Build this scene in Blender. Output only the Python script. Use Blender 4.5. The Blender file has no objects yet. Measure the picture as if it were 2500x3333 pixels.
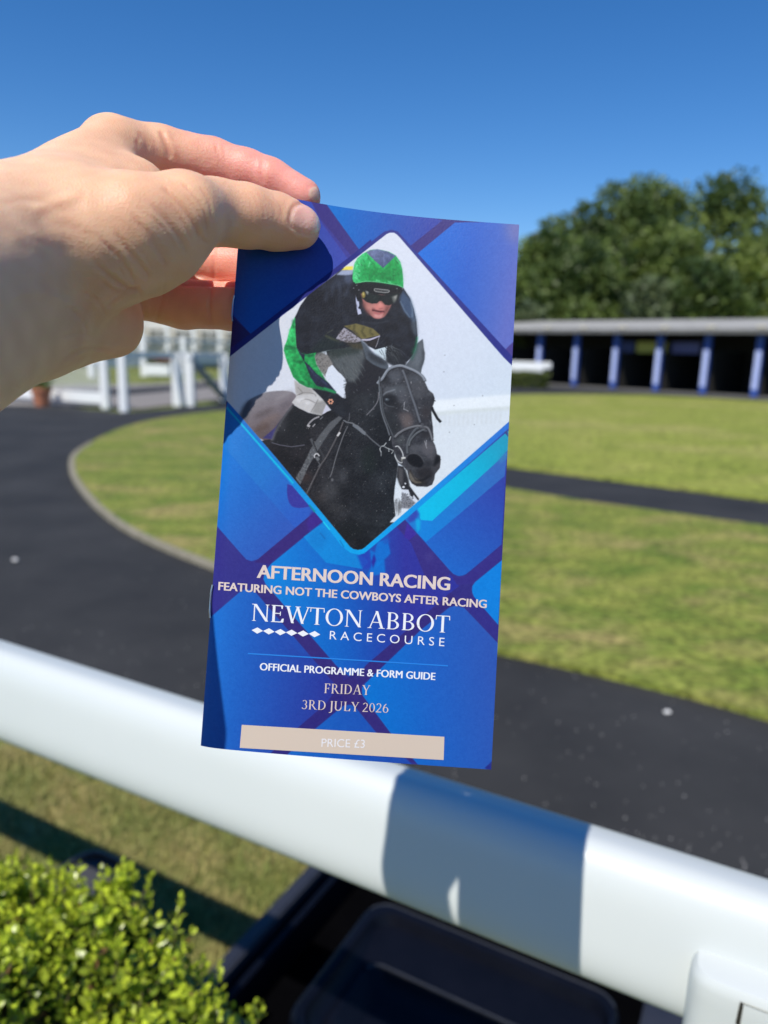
import bpy, bmesh, math, random
import numpy as np
from mathutils import Vector, Matrix
random.seed(7); RNG = np.random.default_rng(7)
S = bpy.context.scene
COL = S.collection
R = math.radians

# ---------------------------------------------------------------- camera, sky, sun, exposure
CAM_LOC = np.array([0.0, 0.0, 1.5]); PITCH = 12.3; ROLL = 1.6
FPX = 2407.0; CX = 1250.0; CY = 1666.5           # focal length in photo pixels, centre of the photo
cd = bpy.data.cameras.new('camera'); cam = bpy.data.objects.new('camera', cd); COL.objects.link(cam)
cd.sensor_fit = 'VERTICAL'; cd.sensor_height = 36.0; cd.lens = 36.0 * FPX / 3333.0
cd.clip_start = 0.01; cd.clip_end = 3000
CM = Matrix.Rotation(R(90 - PITCH), 4, 'X') @ Matrix.Rotation(R(ROLL), 4, 'Z')
CM.translation = Vector(CAM_LOC); cam.matrix_world = CM
cd.dof.use_dof = True; cd.dof.focus_distance = 0.268; cd.dof.aperture_fstop = 8.8
S.camera = cam
LIGHT = Vector((0.345, 0.645, -1.0)).normalized()  # the way the sunlight travels
W = bpy.data.worlds.new('World'); S.world = W; W.use_nodes = True
nt = W.node_tree; bg = nt.nodes['Background']
sky = nt.nodes.new('ShaderNodeTexSky'); sky.sky_type = 'NISHITA'; sky.sun_disc = False
sky.sun_elevation = math.asin(-LIGHT.z); sky.sun_rotation = math.atan2(-LIGHT.x, -LIGHT.y)
sky.altitude = 1500; sky.air_density = 1.1; sky.dust_density = 0.0; sky.ozone_density = 4.0
hs = nt.nodes.new('ShaderNodeHueSaturation'); hs.inputs['Saturation'].default_value = 1.30; hs.inputs['Hue'].default_value = 0.506
nt.links.new(sky.outputs[0], hs.inputs['Color']); nt.links.new(hs.outputs[0], bg.inputs[0])
bg.inputs[1].default_value = 0.116
sl = bpy.data.lights.new('sun', 'SUN'); sl.energy = 4.4; sl.angle = R(0.5); sl.color = (1.0, 0.95, 0.87)
so = bpy.data.objects.new('sun', sl); COL.objects.link(so); so.rotation_euler = LIGHT.to_track_quat('-Z', 'Y').to_euler()
so.location = (-3, -6, 8)
S.view_settings.view_transform = 'Standard'; S.view_settings.look = 'None'
S.view_settings.exposure = 0.18; S.view_settings.gamma = 1.0
S.render.engine = 'CYCLES'; S.cycles.max_bounces = 8; S.cycles.use_denoising = True

# ---------------------------------------------------------------- measuring helpers
M3 = np.array(CM.to_3x3())
def c2w(P): return np.asarray(P) @ M3.T + CAM_LOC                 # camera space to world
def w2c(P): return (np.asarray(P) - CAM_LOC) @ M3
def pc(px, py, d): return np.array([(px - CX) / FPX * d, (CY - py) / FPX * d, -d])   # camera-space point
def at(px, py, d): return c2w(pc(px, py, d))                      # world point seen at a pixel, at a depth
def proj(P):
    c = w2c(P); return np.stack([CX + c[..., 0] / -c[..., 2] * FPX, CY - c[..., 1] / -c[..., 2] * FPX], -1)
def onz(px, py, z=0.0):                                           # point of a level plane seen at a pixel
    r = M3 @ np.array([(px - CX) / FPX, (CY - py) / FPX, -1.0]); t = (z - CAM_LOC[2]) / r[2]
    return CAM_LOC + r * t
def ony(px, py, y):                                               # point of an upright plane at distance y
    r = M3 @ np.array([(px - CX) / FPX, (CY - py) / FPX, -1.0]); return CAM_LOC + r * (y / r[1])

# ---------------------------------------------------------------- scene helpers
def fast_mesh(name, V, F, smooth=True):
    V = np.asarray(V, np.float32); F = np.asarray(F, np.int32); k = F.shape[1]
    me = bpy.data.meshes.new(name); me.vertices.add(len(V)); me.vertices.foreach_set('co', V.ravel())
    me.loops.add(F.size); me.loops.foreach_set('vertex_index', F.ravel())
    me.polygons.add(len(F)); me.polygons.foreach_set('loop_start', np.arange(0, F.size, k, dtype=np.int32))
    me.polygons.foreach_set('loop_total', np.full(len(F), k, np.int32))
    me.update(calc_edges=True); me.validate()
    if smooth: me.polygons.foreach_set('use_smooth', np.ones(len(me.polygons), bool))
    return me
def add_obj(name, me, m=None, parent=None, loc=None):
    o = bpy.data.objects.new(name, me); COL.objects.link(o)
    if m is not None and me is not None:
        for q in (m if isinstance(m, (list, tuple)) else [m]): me.materials.append(q)
    if loc is not None: o.location = loc
    if parent is not None:
        o.parent = parent
        bpy.context.view_layer.update()
        o.matrix_parent_inverse = parent.matrix_world.inverted()
    return o
def tag(o, label=None, cat=None, group=None, kind=None):
    if label: o['label'] = label
    if cat: o['category'] = cat
    if group: o['group'] = group
    if kind: o['kind'] = kind
    return o
def root(name, loc, label, cat, group=None):
    o = bpy.data.objects.new(name, None); COL.objects.link(o); o.location = loc; o.empty_display_size = 0.05
    bpy.context.view_layer.update()
    return tag(o, label, cat, group)
def vcol(me, rgb, name='tint'):
    a = me.color_attributes.new(name, 'FLOAT_COLOR', 'POINT')
    d = np.ones((len(me.vertices), 4), np.float32); d[:, :3] = rgb; a.data.foreach_set('color', d.ravel())
class MB:                                                         # collects simple solids into one mesh
    def __init__(s): s.bm = bmesh.new()
    def box(s, c, size, rot=None, bevel=0.0, mi=0):
        b = bmesh.new(); bmesh.ops.create_cube(b, size=1.0)
        bmesh.ops.scale(b, vec=Vector(size), verts=b.verts)
        if bevel: bmesh.ops.bevel(b, geom=b.edges[:], offset=bevel, segments=3, affect='EDGES')
        m = (rot.to_4x4() if rot is not None else Matrix.Identity(4)); m.translation = Vector(c)
        s.join(b, m, mi)
    def join(s, b, m=None, mi=0):
        if m is not None: bmesh.ops.transform(b, matrix=m, verts=b.verts)
        for f in b.faces: f.material_index = mi
        t = bpy.data.meshes.new('t'); b.to_mesh(t); b.free(); s.bm.from_mesh(t); bpy.data.meshes.remove(t)
    def bar(s, a, b_, w, d, bevel=0.0):
        a = Vector(a); b_ = Vector(b_); q = (b_ - a)
        s.box((a + b_) / 2, (w, d, q.length), q.to_track_quat('Z', 'Y').to_matrix(), bevel)
    def tube(s, pts, r, n=12, r2=None, caps=True):
        ring = []; P = [Vector(p) for p in pts]
        rs = r if isinstance(r, (list, tuple)) else [r] * len(P)
        for i, p in enumerate(P):
            t = (P[min(i + 1, len(P) - 1)] - P[max(i - 1, 0)]).normalized()
            u = t.cross(Vector((0, 0, 1)));
            if u.length < 1e-3: u = Vector((1, 0, 0))
            u.normalize(); w = u.cross(t).normalized()
            ring.append([s.bm.verts.new(p + (u * math.cos(2 * math.pi * k / n) + w * math.sin(2 * math.pi * k / n) * (r2 or 1.0)) * rs[i]) for k in range(n)])
        for i in range(len(P) - 1):
            for k in range(n): s.bm.faces.new((ring[i][k], ring[i][(k + 1) % n], ring[i + 1][(k + 1) % n], ring[i + 1][k]))
        if caps: s.bm.faces.new(ring[0][::-1]); s.bm.faces.new(ring[-1])
    def lathe(s, prof, c, n=32):
        c = Vector(c); rg = [[s.bm.verts.new(c + Vector((r * math.cos(2 * math.pi * k / n), r * math.sin(2 * math.pi * k / n), z))) for k in range(n)] for r, z in prof]
        for i in range(len(rg) - 1):
            for k in range(n): s.bm.faces.new((rg[i][k], rg[i][(k + 1) % n], rg[i + 1][(k + 1) % n], rg[i + 1][k]))
        s.bm.faces.new(rg[0][::-1]); s.bm.faces.new(rg[-1])
    def build(s, name, m, parent=None, smooth=False):
        bmesh.ops.recalc_face_normals(s.bm, faces=s.bm.faces[:])
        me = bpy.data.meshes.new(name); s.bm.to_mesh(me); s.bm.free()
        if smooth:
            me.polygons.foreach_set('use_smooth', np.ones(len(me.polygons), bool))
            try: me.set_sharp_from_angle(angle=R(40))
            except Exception: pass
        return add_obj(name, me, m, parent)

# ---------------------------------------------------------------- materials
def lin(c):
    c = np.asarray(c, float) / 255.0
    return np.where(c <= 0.04045, c / 12.92, ((c + 0.055) / 1.055) ** 2.4)
def new_mat(name):
    m = bpy.data.materials.new(name); m.use_nodes = True; return m, m.node_tree, m.node_tree.nodes['Principled BSDF']
def mat(name, c1, rough=0.6, c2=None, scale=5.0, bump=0.0, bscale=None, spec=0.5, metal=0.0, detail=4.0, coat=0.0, c3=None, stretch=None, bdist=0.01):
    m, t, p = new_mat(name); N = t.nodes; L = t.links
    p.inputs['Roughness'].default_value = rough; p.inputs['Specular IOR Level'].default_value = spec
    p.inputs['Metallic'].default_value = metal; p.inputs['Coat Weight'].default_value = coat
    p.inputs['Base Color'].default_value = (*c1, 1)
    tc = N.new('ShaderNodeTexCoord'); mp = N.new('ShaderNodeMapping'); L.new(tc.outputs['Object'], mp.inputs[0])
    if stretch: mp.inputs['Scale'].default_value = stretch
    if c2 is not None:
        n = N.new('ShaderNodeTexNoise'); n.inputs['Scale'].default_value = scale; n.inputs['Detail'].default_value = detail; n.inputs['Roughness'].default_value = 0.62
        L.new(mp.outputs[0], n.inputs['Vector'])
        r = N.new('ShaderNodeValToRGB'); e = r.color_ramp.elements
        e[0].position = 0.32; e[0].color = (*c1, 1); e[1].position = 0.68; e[1].color = (*c2, 1)
        if c3 is not None: q = e.new(0.5); q.color = (*c3, 1)
        L.new(n.outputs[0], r.inputs[0]); L.new(r.outputs[0], p.inputs['Base Color'])
    if bump:
        n2 = N.new('ShaderNodeTexNoise'); n2.inputs['Scale'].default_value = bscale or scale * 6; n2.inputs['Detail'].default_value = 5
        L.new(mp.outputs[0], n2.inputs['Vector'])
        b = N.new('ShaderNodeBump'); b.inputs['Strength'].default_value = bump; b.inputs['Distance'].default_value = bdist
        L.new(n2.outputs[0], b.inputs['Height']); L.new(b.outputs[0], p.inputs['Normal'])
    return m
def attr_mat(name, rough=0.5, spec=0.5, mul=None, bump=0.0, bscale=400, coat=0.0, attr='tint'):
    m, t, p = new_mat(name); N = t.nodes; L = t.links
    a = N.new('ShaderNodeAttribute'); a.attribute_name = attr; L.new(a.outputs['Color'], p.inputs['Base Color'])
    p.inputs['Roughness'].default_value = rough; p.inputs['Specular IOR Level'].default_value = spec; p.inputs['Coat Weight'].default_value = coat
    if bump:
        tc = N.new('ShaderNodeTexCoord')
        n2 = N.new('ShaderNodeTexNoise'); n2.inputs['Scale'].default_value = bscale; n2.inputs['Detail'].default_value = 4; L.new(tc.outputs['Object'], n2.inputs['Vector'])
        b = N.new('ShaderNodeBump'); b.inputs['Strength'].default_value = bump; b.inputs['Distance'].default_value = 0.0006
        L.new(n2.outputs[0], b.inputs['Height']); L.new(b.outputs[0], p.inputs['Normal'])
    return m
# ---------------------------------------------------------------- the printed cover, painted into a grid of ink colours
CS = 0.58; AX0, AY0, AX1, AY1 = 636, 596, 1706, 2520
AW, AH = int((AX1 - AX0) * CS), int((AY1 - AY0) * CS)
ART = np.zeros((AH, AW, 3), np.float32)
def zoom(x0, y0, s): return lambda pts: [(x0 + x / s, y0 + y / s) for x, y in pts]
zA = zoom(1050, 780, 4.1475); zB = zoom(900, 980, 3.318); zC = zoom(1150, 1080, 4.74); zD = zoom(1150, 1350, 4.74)
zE = zoom(780, 1230, 4.1475); zF = zoom(900, 1400, 4.1475)
p1 = zoom(640, 600, 2.9625); p2 = zoom(1150, 600, 2.9625); p3 = zoom(640, 1160, 2.9625); p4 = zoom(1150, 1350, 2.9625)
p5 = zoom(640, 1800, 3.073); p6 = zoom(1140, 1800, 3.073)
def blur(a, s):
    if s <= 0.2: return a
    n = int(3 * s + 1); k = np.exp(-0.5 * (np.arange(-n, n + 1) / s) ** 2); k /= k.sum()
    for ax in (0, 1):
        pad = [(0, 0)] * a.ndim; pad[ax] = (n, n); p = np.pad(a, pad, mode='edge'); o = np.zeros_like(a)
        for i, w in enumerate(k):
            sl_ = [slice(None)] * a.ndim; sl_[ax] = slice(i, i + a.shape[ax]); o += w * p[tuple(sl_)]
        a = o
    return a
def chaikin(P, n=2):
    P = np.asarray(P, float)
    for _ in range(n):
        Q = np.roll(P, -1, 0); P = np.stack([P * .75 + Q * .25, P * .25 + Q * .75], 1).reshape(-1, 2)
    return P
SSX = 3
def pmask(pts, soft=0.0, smooth=0):
    P = chaikin(pts, smooth) if smooth else np.asarray(pts, float)
    P = (P - (AX0, AY0)) * CS; pad = int(3 * soft * CS + 3)
    x0 = max(0, int(P[:, 0].min()) - pad); x1 = min(AW, int(P[:, 0].max()) + pad + 2)
    y0 = max(0, int(P[:, 1].min()) - pad); y1 = min(AH, int(P[:, 1].max()) + pad + 2)
    if x1 <= x0 or y1 <= y0: return None
    xs = (np.arange((x1 - x0) * SSX) + .5) / SSX + x0; ys = (np.arange((y1 - y0) * SSX) + .5) / SSX + y0
    ins = np.zeros((len(ys), len(xs)), bool)
    Q = np.roll(P, -1, 0)
    for (ax, ay), (bx, by) in zip(P, Q):
        if ay == by: continue
        rows = (ys >= min(ay, by)) & (ys < max(ay, by))
        if not rows.any(): continue
        xc = ax + (ys[rows] - ay) / (by - ay) * (bx - ax)
        ins[rows] ^= xs[None, :] > xc[:, None]
    m = ins.reshape(y1 - y0, SSX, x1 - x0, SSX).mean((1, 3)).astype(np.float32)
    if soft: m = blur(m, soft * CS)
    return m, x0, y0, x1, y1
CLIP = [None]
def put(M, col, alpha=1.0):
    if M is None: return
    m, x0, y0, x1, y1 = M; m = m * alpha
    if CLIP[0] is not None: m = m * CLIP[0][y0:y1, x0:x1]
    c = col[y0:y1, x0:x1] if isinstance(col, np.ndarray) and col.ndim == 3 else np.asarray(col, np.float32)
    ART[y0:y1, x0:x1] += (c - ART[y0:y1, x0:x1]) * m[..., None]
def poly(pts, col, soft=0.0, alpha=1.0, smooth=0): put(pmask(pts, soft, smooth), col, alpha)
def line(pts, w, col, soft=0.0, alpha=1.0, taper=False):
    P = np.asarray(pts, float); d = np.gradient(P, axis=0); d /= np.linalg.norm(d, axis=1, keepdims=True) + 1e-9
    n = np.stack([-d[:, 1], d[:, 0]], 1); ww = np.full(len(P), w / 2.0)
    if taper: ww = ww * np.linspace(1, 0.25, len(P))
    poly(np.concatenate([P + n * ww[:, None], (P - n * ww[:, None])[::-1]]), col, soft, alpha)
def spl(pts, n=8):
    P = np.asarray(pts, float); P = np.vstack([2 * P[0] - P[1], P, 2 * P[-1] - P[-2]]); o = []
    for i in range(1, len(P) - 2):
        for t in np.linspace(0, 1, n, endpoint=False):
            a, b, c, d = P[i - 1:i + 3]
            o.append(0.5 * (2 * b + (c - a) * t + (2 * a - 5 * b + 4 * c - d) * t * t + (3 * b - a - 3 * c + d) * t ** 3))
    o.append(P[-2]); return np.array(o)
def blob(x, y, rx, ry, col, alpha=1.0, soft=None, ang=0.0):
    t = np.linspace(0, 2 * np.pi, 28, endpoint=False); c, s = math.cos(ang), math.sin(ang)
    X = rx * np.cos(t); Y = ry * np.sin(t)
    poly(np.stack([x + X * c - Y * s, y + X * s + Y * c], 1), col, soft if soft is not None else min(rx, ry) * .5, alpha)
def vnoise(sc, oct=3, seed=0):
    g = np.random.default_rng(seed); o = np.zeros((AH, AW), np.float32); amp = 1; tot = 0
    for k in range(oct):
        s = max(1.0, sc * CS / 2 ** k); h, w = int(AH / s) + 3, int(AW / s) + 3; a = g.random((h, w)).astype(np.float32)
        yy = np.arange(AH) / s; xx = np.arange(AW) / s; yi = yy.astype(int); xi = xx.astype(int)
        fy = (yy - yi)[:, None]; fx = (xx - xi)[None]; fy = fy * fy * (3 - 2 * fy); fx = fx * fx * (3 - 2 * fx)
        A = a[yi][:, xi]; B = a[yi][:, xi + 1]; C_ = a[yi + 1][:, xi]; D = a[yi + 1][:, xi + 1]
        o += amp * ((A * (1 - fx) + B * fx) * (1 - fy) + (C_ * (1 - fx) + D * fx) * fy); tot += amp; amp *= .55
    return o / tot
GY, GX = np.mgrid[0:AH, 0:AW].astype(np.float32); GX = GX / CS + AX0; GY = GY / CS + AY0
def grad(a, b, ca, cb, cc=None):                                  # ink gradient between two pixels
    a = np.asarray(a, float); d = np.asarray(b, float) - a
    t = np.clip(((GX - a[0]) * d[0] + (GY - a[1]) * d[1]) / (d @ d), 0, 1)[..., None]
    ca, cb = np.asarray(ca, np.float32), np.asarray(cb, np.float32)
    if cc is None: return (ca + (cb - ca) * t).astype(np.float32)
    cc = np.asarray(cc, np.float32)
    return np.where(t < .5, ca + (cc - ca) * t * 2, cc + (cb - cc) * (t * 2 - 1)).astype(np.float32)

# lattice of blue squares on indigo bands
ART[:] = grad((700, 1900), (1600, 1500), (58, 44, 140), (62, 44, 128))
poly(p1([(330, -20), (1085, 120), (1200, 340), (1570, 740), (520, 1440), (340, 1250)]), grad((760, 900), (1160, 760), (24, 84, 196), (78, 66, 170)))
poly(p1([(1085, 120), (1150, 220), (1560, 690), (1490, 760), (1190, 350)]), (70, 56, 150))
poly(p1([(330, 1270), (520, 1440), (300, 1640)]), (48, 32, 104))
poly(p1([(1215, 140), (1570, 640), (1800, 480)]) + p2([(555, 590), (860, 350), (400, 200), (0, 190)]), grad((1090, 700), (1400, 740), (16, 108, 208), (60, 64, 168)))
poly(p1([(1085, 130), (1220, 150), (1575, 640), (1500, 700), (1200, 340)]), (66, 46, 128))
poly(p2([(555, 592), (850, 355), (985, 365), (612, 672)]), (62, 42, 126))
poly(p2([(615, 670), (980, 368), (1640, 360), (1560, 1700), (1430, 1660)]), grad((1360, 830), (1680, 900), (16, 104, 220), (112, 108, 196), (56, 94, 204)))
blob(*p2([(1560, 420)])[0], 30, 50, (150, 128, 170), .5)  # sheen on the top right corner, painted into the ink
poly(p2([(1545, 1515), (1445, 1612), (1560, 1720)]), (84, 62, 142))
# lower-left square, its strip and its rounded foot
poly(p3([(280, 500), (470, 690), (1230, 1590), (1100, 1530), (640, 1915), (590, 1955), (530, 1975), (480, 1958), (440, 1915), (190, 1630)]), grad((700, 1550), (1000, 1750), (16, 112, 222), (62, 78, 184), (48, 96, 202)))
poly(p3([(300, 520), (470, 690), (1130, 1480), (1100, 1530), (950, 1655), (320, 935), (270, 880)]), grad((720, 1420), (1000, 1640), (34, 118, 222), (52, 88, 200), (40, 112, 212)))
poly(p3([(875, 1190), (1115, 1440), (1040, 1460), (960, 1462), (905, 1440), (870, 1350)]), (64, 52, 160), smooth=1)
poly(p3([(1140, 1500), (1225, 1588), (700, 2000), (560, 1985), (640, 1915), (1100, 1530)]), (62, 36, 122))
poly(p3([(1120, 1490), (1225, 1588), (1080, 1700), (1060, 1600)]), (70, 36, 140), soft=4)
# central square under the headline
cen = p3([(1222, 1590), (720, 2000), (660, 2070), (645, 2150), (660, 2200)]) + p5([(665, 250), (690, 310), (1010, 680), (1400, 1130)]) + p6([(60, 1290), (160, 1120), (560, 780), (1000, 400), (1090, 330), (1080, 290), (980, 200)]) + p4([(700, 1290), (490, 1000), (300, 1150)])
poly(cen, grad((900, 1900), (1320, 1880), (6, 124, 226), (58, 50, 160), (22, 92, 200)))
poly(p3([(1230, 1600), (1030, 1740), (1250, 1990), (1600, 2050), (1660, 1980), (1560, 1890)]), (4, 142, 232), alpha=.7)
poly(p5([(1180, 0), (1290, 120), (1560, 150), (1598, 300), (1440, 340), (1280, 240)]), (16, 104, 212), alpha=.5, soft=6)
blob(*p3([(1170, 1760)])[0], 30, 34, (10, 116, 210), .6, 6)
poly(p4([(410, 1070), (490, 1010), (930, 1500), (900, 1629), (720, 1629), (560, 1240)]), (64, 44, 132))
poly(p4([(520, 1040), (610, 1150), (540, 1210), (490, 1180)]), (72, 42, 158))
poly(p4([(30, 1330), (150, 1300), (190, 1480), (90, 1490)]), (44, 60, 186), alpha=.8, soft=3)
for q in ([(160, 1300), (210, 1330), (230, 1230), (330, 1190), (360, 1340), (240, 1460), (180, 1470)], [(190, 1420), (300, 1400), (310, 1530), (130, 1560)]): poly(p4(q), (8, 116, 222), alpha=.8, soft=2)
poly(p4([(200, 1340), (220, 1400), (190, 1480), (175, 1420)]), (50, 40, 160), soft=2)
poly(p4([(270, 1170), (330, 1130), (360, 1230), (300, 1250)]), (40, 80, 190), alpha=.7, soft=3)
# right square with cyan strips
poly(p4([(490, 1000), (930, 1500), (965, 1535), (1010, 1555), (1050, 1555), (1090, 1535), (1430, 1255), (1500, 60)]), grad((1350, 1850), (1640, 1560), (32, 106, 214), (62, 64, 170)))
poly(p4([(615, 1140), (700, 1228), (1460, 590), (1490, 300), (760, 1010), (650, 1010)]), grad((1380, 1720), (1640, 1500), (22, 124, 224), (72, 100, 190)))
poly(p4([(625, 900), (1500, 150), (1490, 340), (1400, 440), (760, 1022), (650, 1014), (610, 930)]), grad((1380, 1660), (1650, 1440), (0, 182, 240), (46, 150, 196), (8, 174, 226)))
poly(p4([(1400, 440), (1500, 330), (1490, 400), (1405, 470)]), (70, 130, 190), soft=6)
poly(p4([(500, 1000), (610, 900), (640, 950), (650, 1110), (620, 1140)]), (34, 120, 216), soft=2)
poly(p4([(515, 1010), (600, 905), (630, 960), (600, 1020), (540, 1040)]), (60, 70, 180), soft=3)
poly(p4([(600, 1000), (650, 1010), (645, 1110), (612, 1138)]), (10, 168, 236), soft=3, alpha=.8)
poly(p4([(1450, 165), (1480, 135), (1500, 220)]), (70, 70, 140))
# the crossing bands and the squares below
poly(p4([(1085, 1545), (1430, 1250), (1425, 1400), (1180, 1629), (1000, 1640), (930, 1520), (1010, 1560)]), (64, 44, 136))
poly(p6([(1218, 370), (1222, 330), (1250, 290), (1520, 70), (1480, 730), (1240, 440), (1222, 400)]), (14, 124, 228))
poly(p5([(130, 650), (430, 392), (470, 368), (510, 364), (550, 372), (590, 392), (1130, 1020), (1400, 1335), (1460, 1400), (1420, 1520), (1000, 1760), (700, 2060), (0, 2000)]), grad((700, 2150), (1080, 2200), (30, 104, 212), (52, 52, 158)))
poly(p5([(690, 480), (870, 690), (1130, 1020), (1030, 1010), (700, 620)]), (40, 76, 184), soft=3, alpha=.6)
band = (60, 40, 124)
poly(p5([(590, 390), (690, 312), (1010, 680), (1400, 1130), (1470, 1230), (1440, 1370), (1130, 1020)]), band)
poly(p6([(1000, 395), (1090, 470), (1000, 540), (700, 775), (130, 1305), (60, 1340), (-120, 1400), (60, 1250), (160, 1120), (560, 780)]), band)
poly(p5([(1440, 1300), (1600, 1180), (1660, 1420), (1400, 1600), (1180, 1765), (880, 2060), (700, 2040), (1010, 1750), (1300, 1500)]), (54, 38, 126))
poly(p6([(-120, 1300), (60, 1230), (130, 1440), (400, 1795), (680, 2110), (600, 2080), (260, 1795), (60, 1560), (-60, 1480)]), band)
poly(p6([(118, 1390), (118, 1345), (150, 1305), (700, 775), (990, 545), (1050, 525), (1140, 548), (1480, 905), (1430, 2200), (680, 2120), (400, 1795), (150, 1460), (125, 1425)]), grad((1200, 2250), (1600, 2200), (4, 110, 216), (56, 84, 186), (36, 94, 202)))
poly(p6([(1040, 470), (1140, 540), (1490, 905), (1490, 730), (1240, 440), (1150, 480)]), (60, 44, 138))
poly(p6([(990, 545), (1040, 500), (1150, 548), (1060, 530)]), (36, 92, 200), alpha=.0)
poly(p5([(860, 2060), (1180, 1765), (1390, 1590), (1440, 1545), (1485, 1522), (1540, 1518), (1580, 1532)]) + p6([(260, 1795), (640, 2130)]), grad((920, 2450), (1340, 2420), (24, 100, 206), (40, 70, 178)))
poly(p6([(1440, 2060), (1345, 2150), (1440, 2200)]), (46, 44, 140))
poly(p6([(790, 0), (830, 30), (800, 80), (750, 40)]), (110, 90, 160), soft=10, alpha=.5)
# borders of the photo panel
poly(p1([(1550, 640), (1680, 530), (1700, 600), (300, 1690), (300, 1600), (520, 1440)]), (40, 34, 128))
poly(p2([(60, 640), (300, 455), (370, 438), (430, 455), (470, 500), (1570, 1700), (1540, 1760), (1300, 1500), (400, 480), (60, 720)]), (52, 46, 136))
poly(p4([(1500, 40), (1500, 130), (630, 900), (120, 1325), (60, 1345), (-10, 1335), (-100, 1260), (630, 830)]), grad((1200, 1790), (1640, 1390), (0, 158, 244), (62, 112, 220), (24, 136, 232)))
poly([(742, 1305), (780, 1351), (900, 1490), (1130, 1768), (1165, 1795), (1190, 1800), (1168, 1806), (1140, 1799), (1112, 1777), (1052, 1699), (900, 1521), (780, 1381), (735, 1330)], grad((780, 1380), (1050, 1690), (30, 112, 216), (0, 154, 240), (26, 124, 222)))
line([(738, 1326), (780, 1374), (900, 1511), (955, 1573)], 6, (4, 178, 236), .8)
line(zF([(630, 1235), (720, 1345)]), 4, (40, 200, 245), .6)
line(zF([(440, 1010), (520, 1105)]), 5, (20, 130, 150), 1)
for q in ([(1190, 1700), (1240, 1760)], [(1380, 1770), (1420, 1840)]): line(p3(q), 3, (10, 80, 160), 1, .6)

# ---- the photograph on the cover: a jockey on a black horse
DIA = [(1258, 762)] + [(1269, 757), (1282, 757), (1292, 763), (1300, 771)] + p2([(1440, 1659)]) + [(1700, 1222), (1700, 1340)] + p4([(1490, 75), (630, 830), (110, 1280)]) + [(1178, 1788), (1165, 1790), (1150, 1787), (1139, 1779), (1130, 1768), (900, 1491), (780, 1351), (700, 1262), (700, 1198)]
mk = pmask(DIA); CLIP[0] = np.zeros((AH, AW), np.float32); CLIP[0][mk[2]:mk[4], mk[1]:mk[3]] = mk[0]
poly(DIA, grad((1000, 900), (1500, 1500), (224, 224, 236), (214, 220, 236), (218, 219, 236)))
poly([(1390, 1305), (1700, 1280), (1700, 1322), (1390, 1346)], (234, 238, 246), 4)
poly([(1390, 1344), (1700, 1320), (1700, 1334), (1390, 1356)], (206, 214, 208), 4, .8)
poly([(1390, 1350), (1700, 1326), (1700, 1700), (1200, 1800)], (222, 226, 236), 8, .8)
for k in range(16): line([(1405 + 15 * k, 1356 - k), (1402 + 15 * k, 1392 - k)], 4, (200, 204, 208), 3, .55)
put(pmask(DIA), np.repeat(np.full((AH, AW, 1), 1.0, np.float32), 3, 2) * np.array((150, 155, 175), np.float32), .0)
# rump
poly(zE([(-60, 640), (95, 615), (30, 520), (90, 330), (180, 262), (350, 192), (480, 176), (620, 170), (750, 200), (785, 300), (660, 480), (500, 700), (440, 850), (300, 850), (150, 700)]), grad((840, 1290), (900, 1430), (134, 130, 138), (84, 70, 68), (112, 104, 110)), 1.2, smooth=1)
poly(zE([(-20, 540), (40, 400), (100, 320), (180, 290), (130, 480), (90, 610)]), (90, 88, 96), 5)
for x, y, rx, ry, c, a in ((600, 230, 150, 26, (150, 146, 152), .7), (430, 380, 200, 30, (140, 134, 142), .5), (330, 470, 160, 40, (88, 80, 82), .7), (400, 560, 150, 40, (116, 100, 96), .7), (300, 680, 120, 50, (92, 76, 70), .8), (620, 360, 90, 30, (92, 86, 94), .6)):
    q = zE([(x, y)])[0]; blob(q[0], q[1], rx / 4.1, ry / 4.1, c, a, 6, -.45)
poly(zE([(310, 815), (400, 740), (480, 670), (560, 560), (500, 760), (440, 830)]), (66, 52, 112), 1)
# horse body
body = zE([(290, 850), (420, 830), (560, 880), (800, 700), (1000, 520), (1250, 430), (1400, 400)]) + zB([(690, 1040), (750, 1048), (735, 960), (760, 880), (735, 840), (690, 790), (605, 690), (560, 640), (540, 540), (760, 500), (920, 430), (1000, 560), (1200, 680), (1200, 900)]) + zD([(640, 640), (690, 760), (675, 900), (660, 1000), (640, 1120), (625, 1300), (650, 1560), (560, 1660)]) + [(1300, 1700), (1165, 1830), (700, 1400)]
poly(body, grad((900, 1500), (1250, 1500), (30, 27, 29), (32, 35, 40)), .8)
gn = vnoise(60, 4, 5); gf = vnoise(5, 2, 6)
m = pmask(body); sh = ((gn - .45) * 60)[..., None] * np.array((1, 1, 1.05)) + ((gf - .5) * 26)[..., None]
m_ = (m[0], *m[1:]); put(m_, np.clip(ART + sh.astype(np.float32), 12, 90).astype(np.float32), .75)
for x, y, rx, ry, c, a in ((720, 830, 120, 130, (70, 70, 74), .65), (900, 620, 60, 110, (74, 74, 80), .7), (800, 1060, 130, 60, (60, 60, 62), .6), (600, 900, 60, 60, (70, 64, 62), .6), (400, 640, 70, 60, (60, 46, 42), .9), (300, 330, 90, 60, (44, 40, 44), .8), (780, 200, 40, 90, (58, 58, 64), .6), (1250, 400, 100, 200, (24, 34, 30), .7), (1300, 1000, 200, 200, (30, 32, 36), .7), (1000, 1350, 200, 120, (26, 29, 31), .9)):
    q = zF([(x, y)])[0]; blob(q[0], q[1], rx / 4.15, ry / 4.15, c, a, 9)
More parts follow.
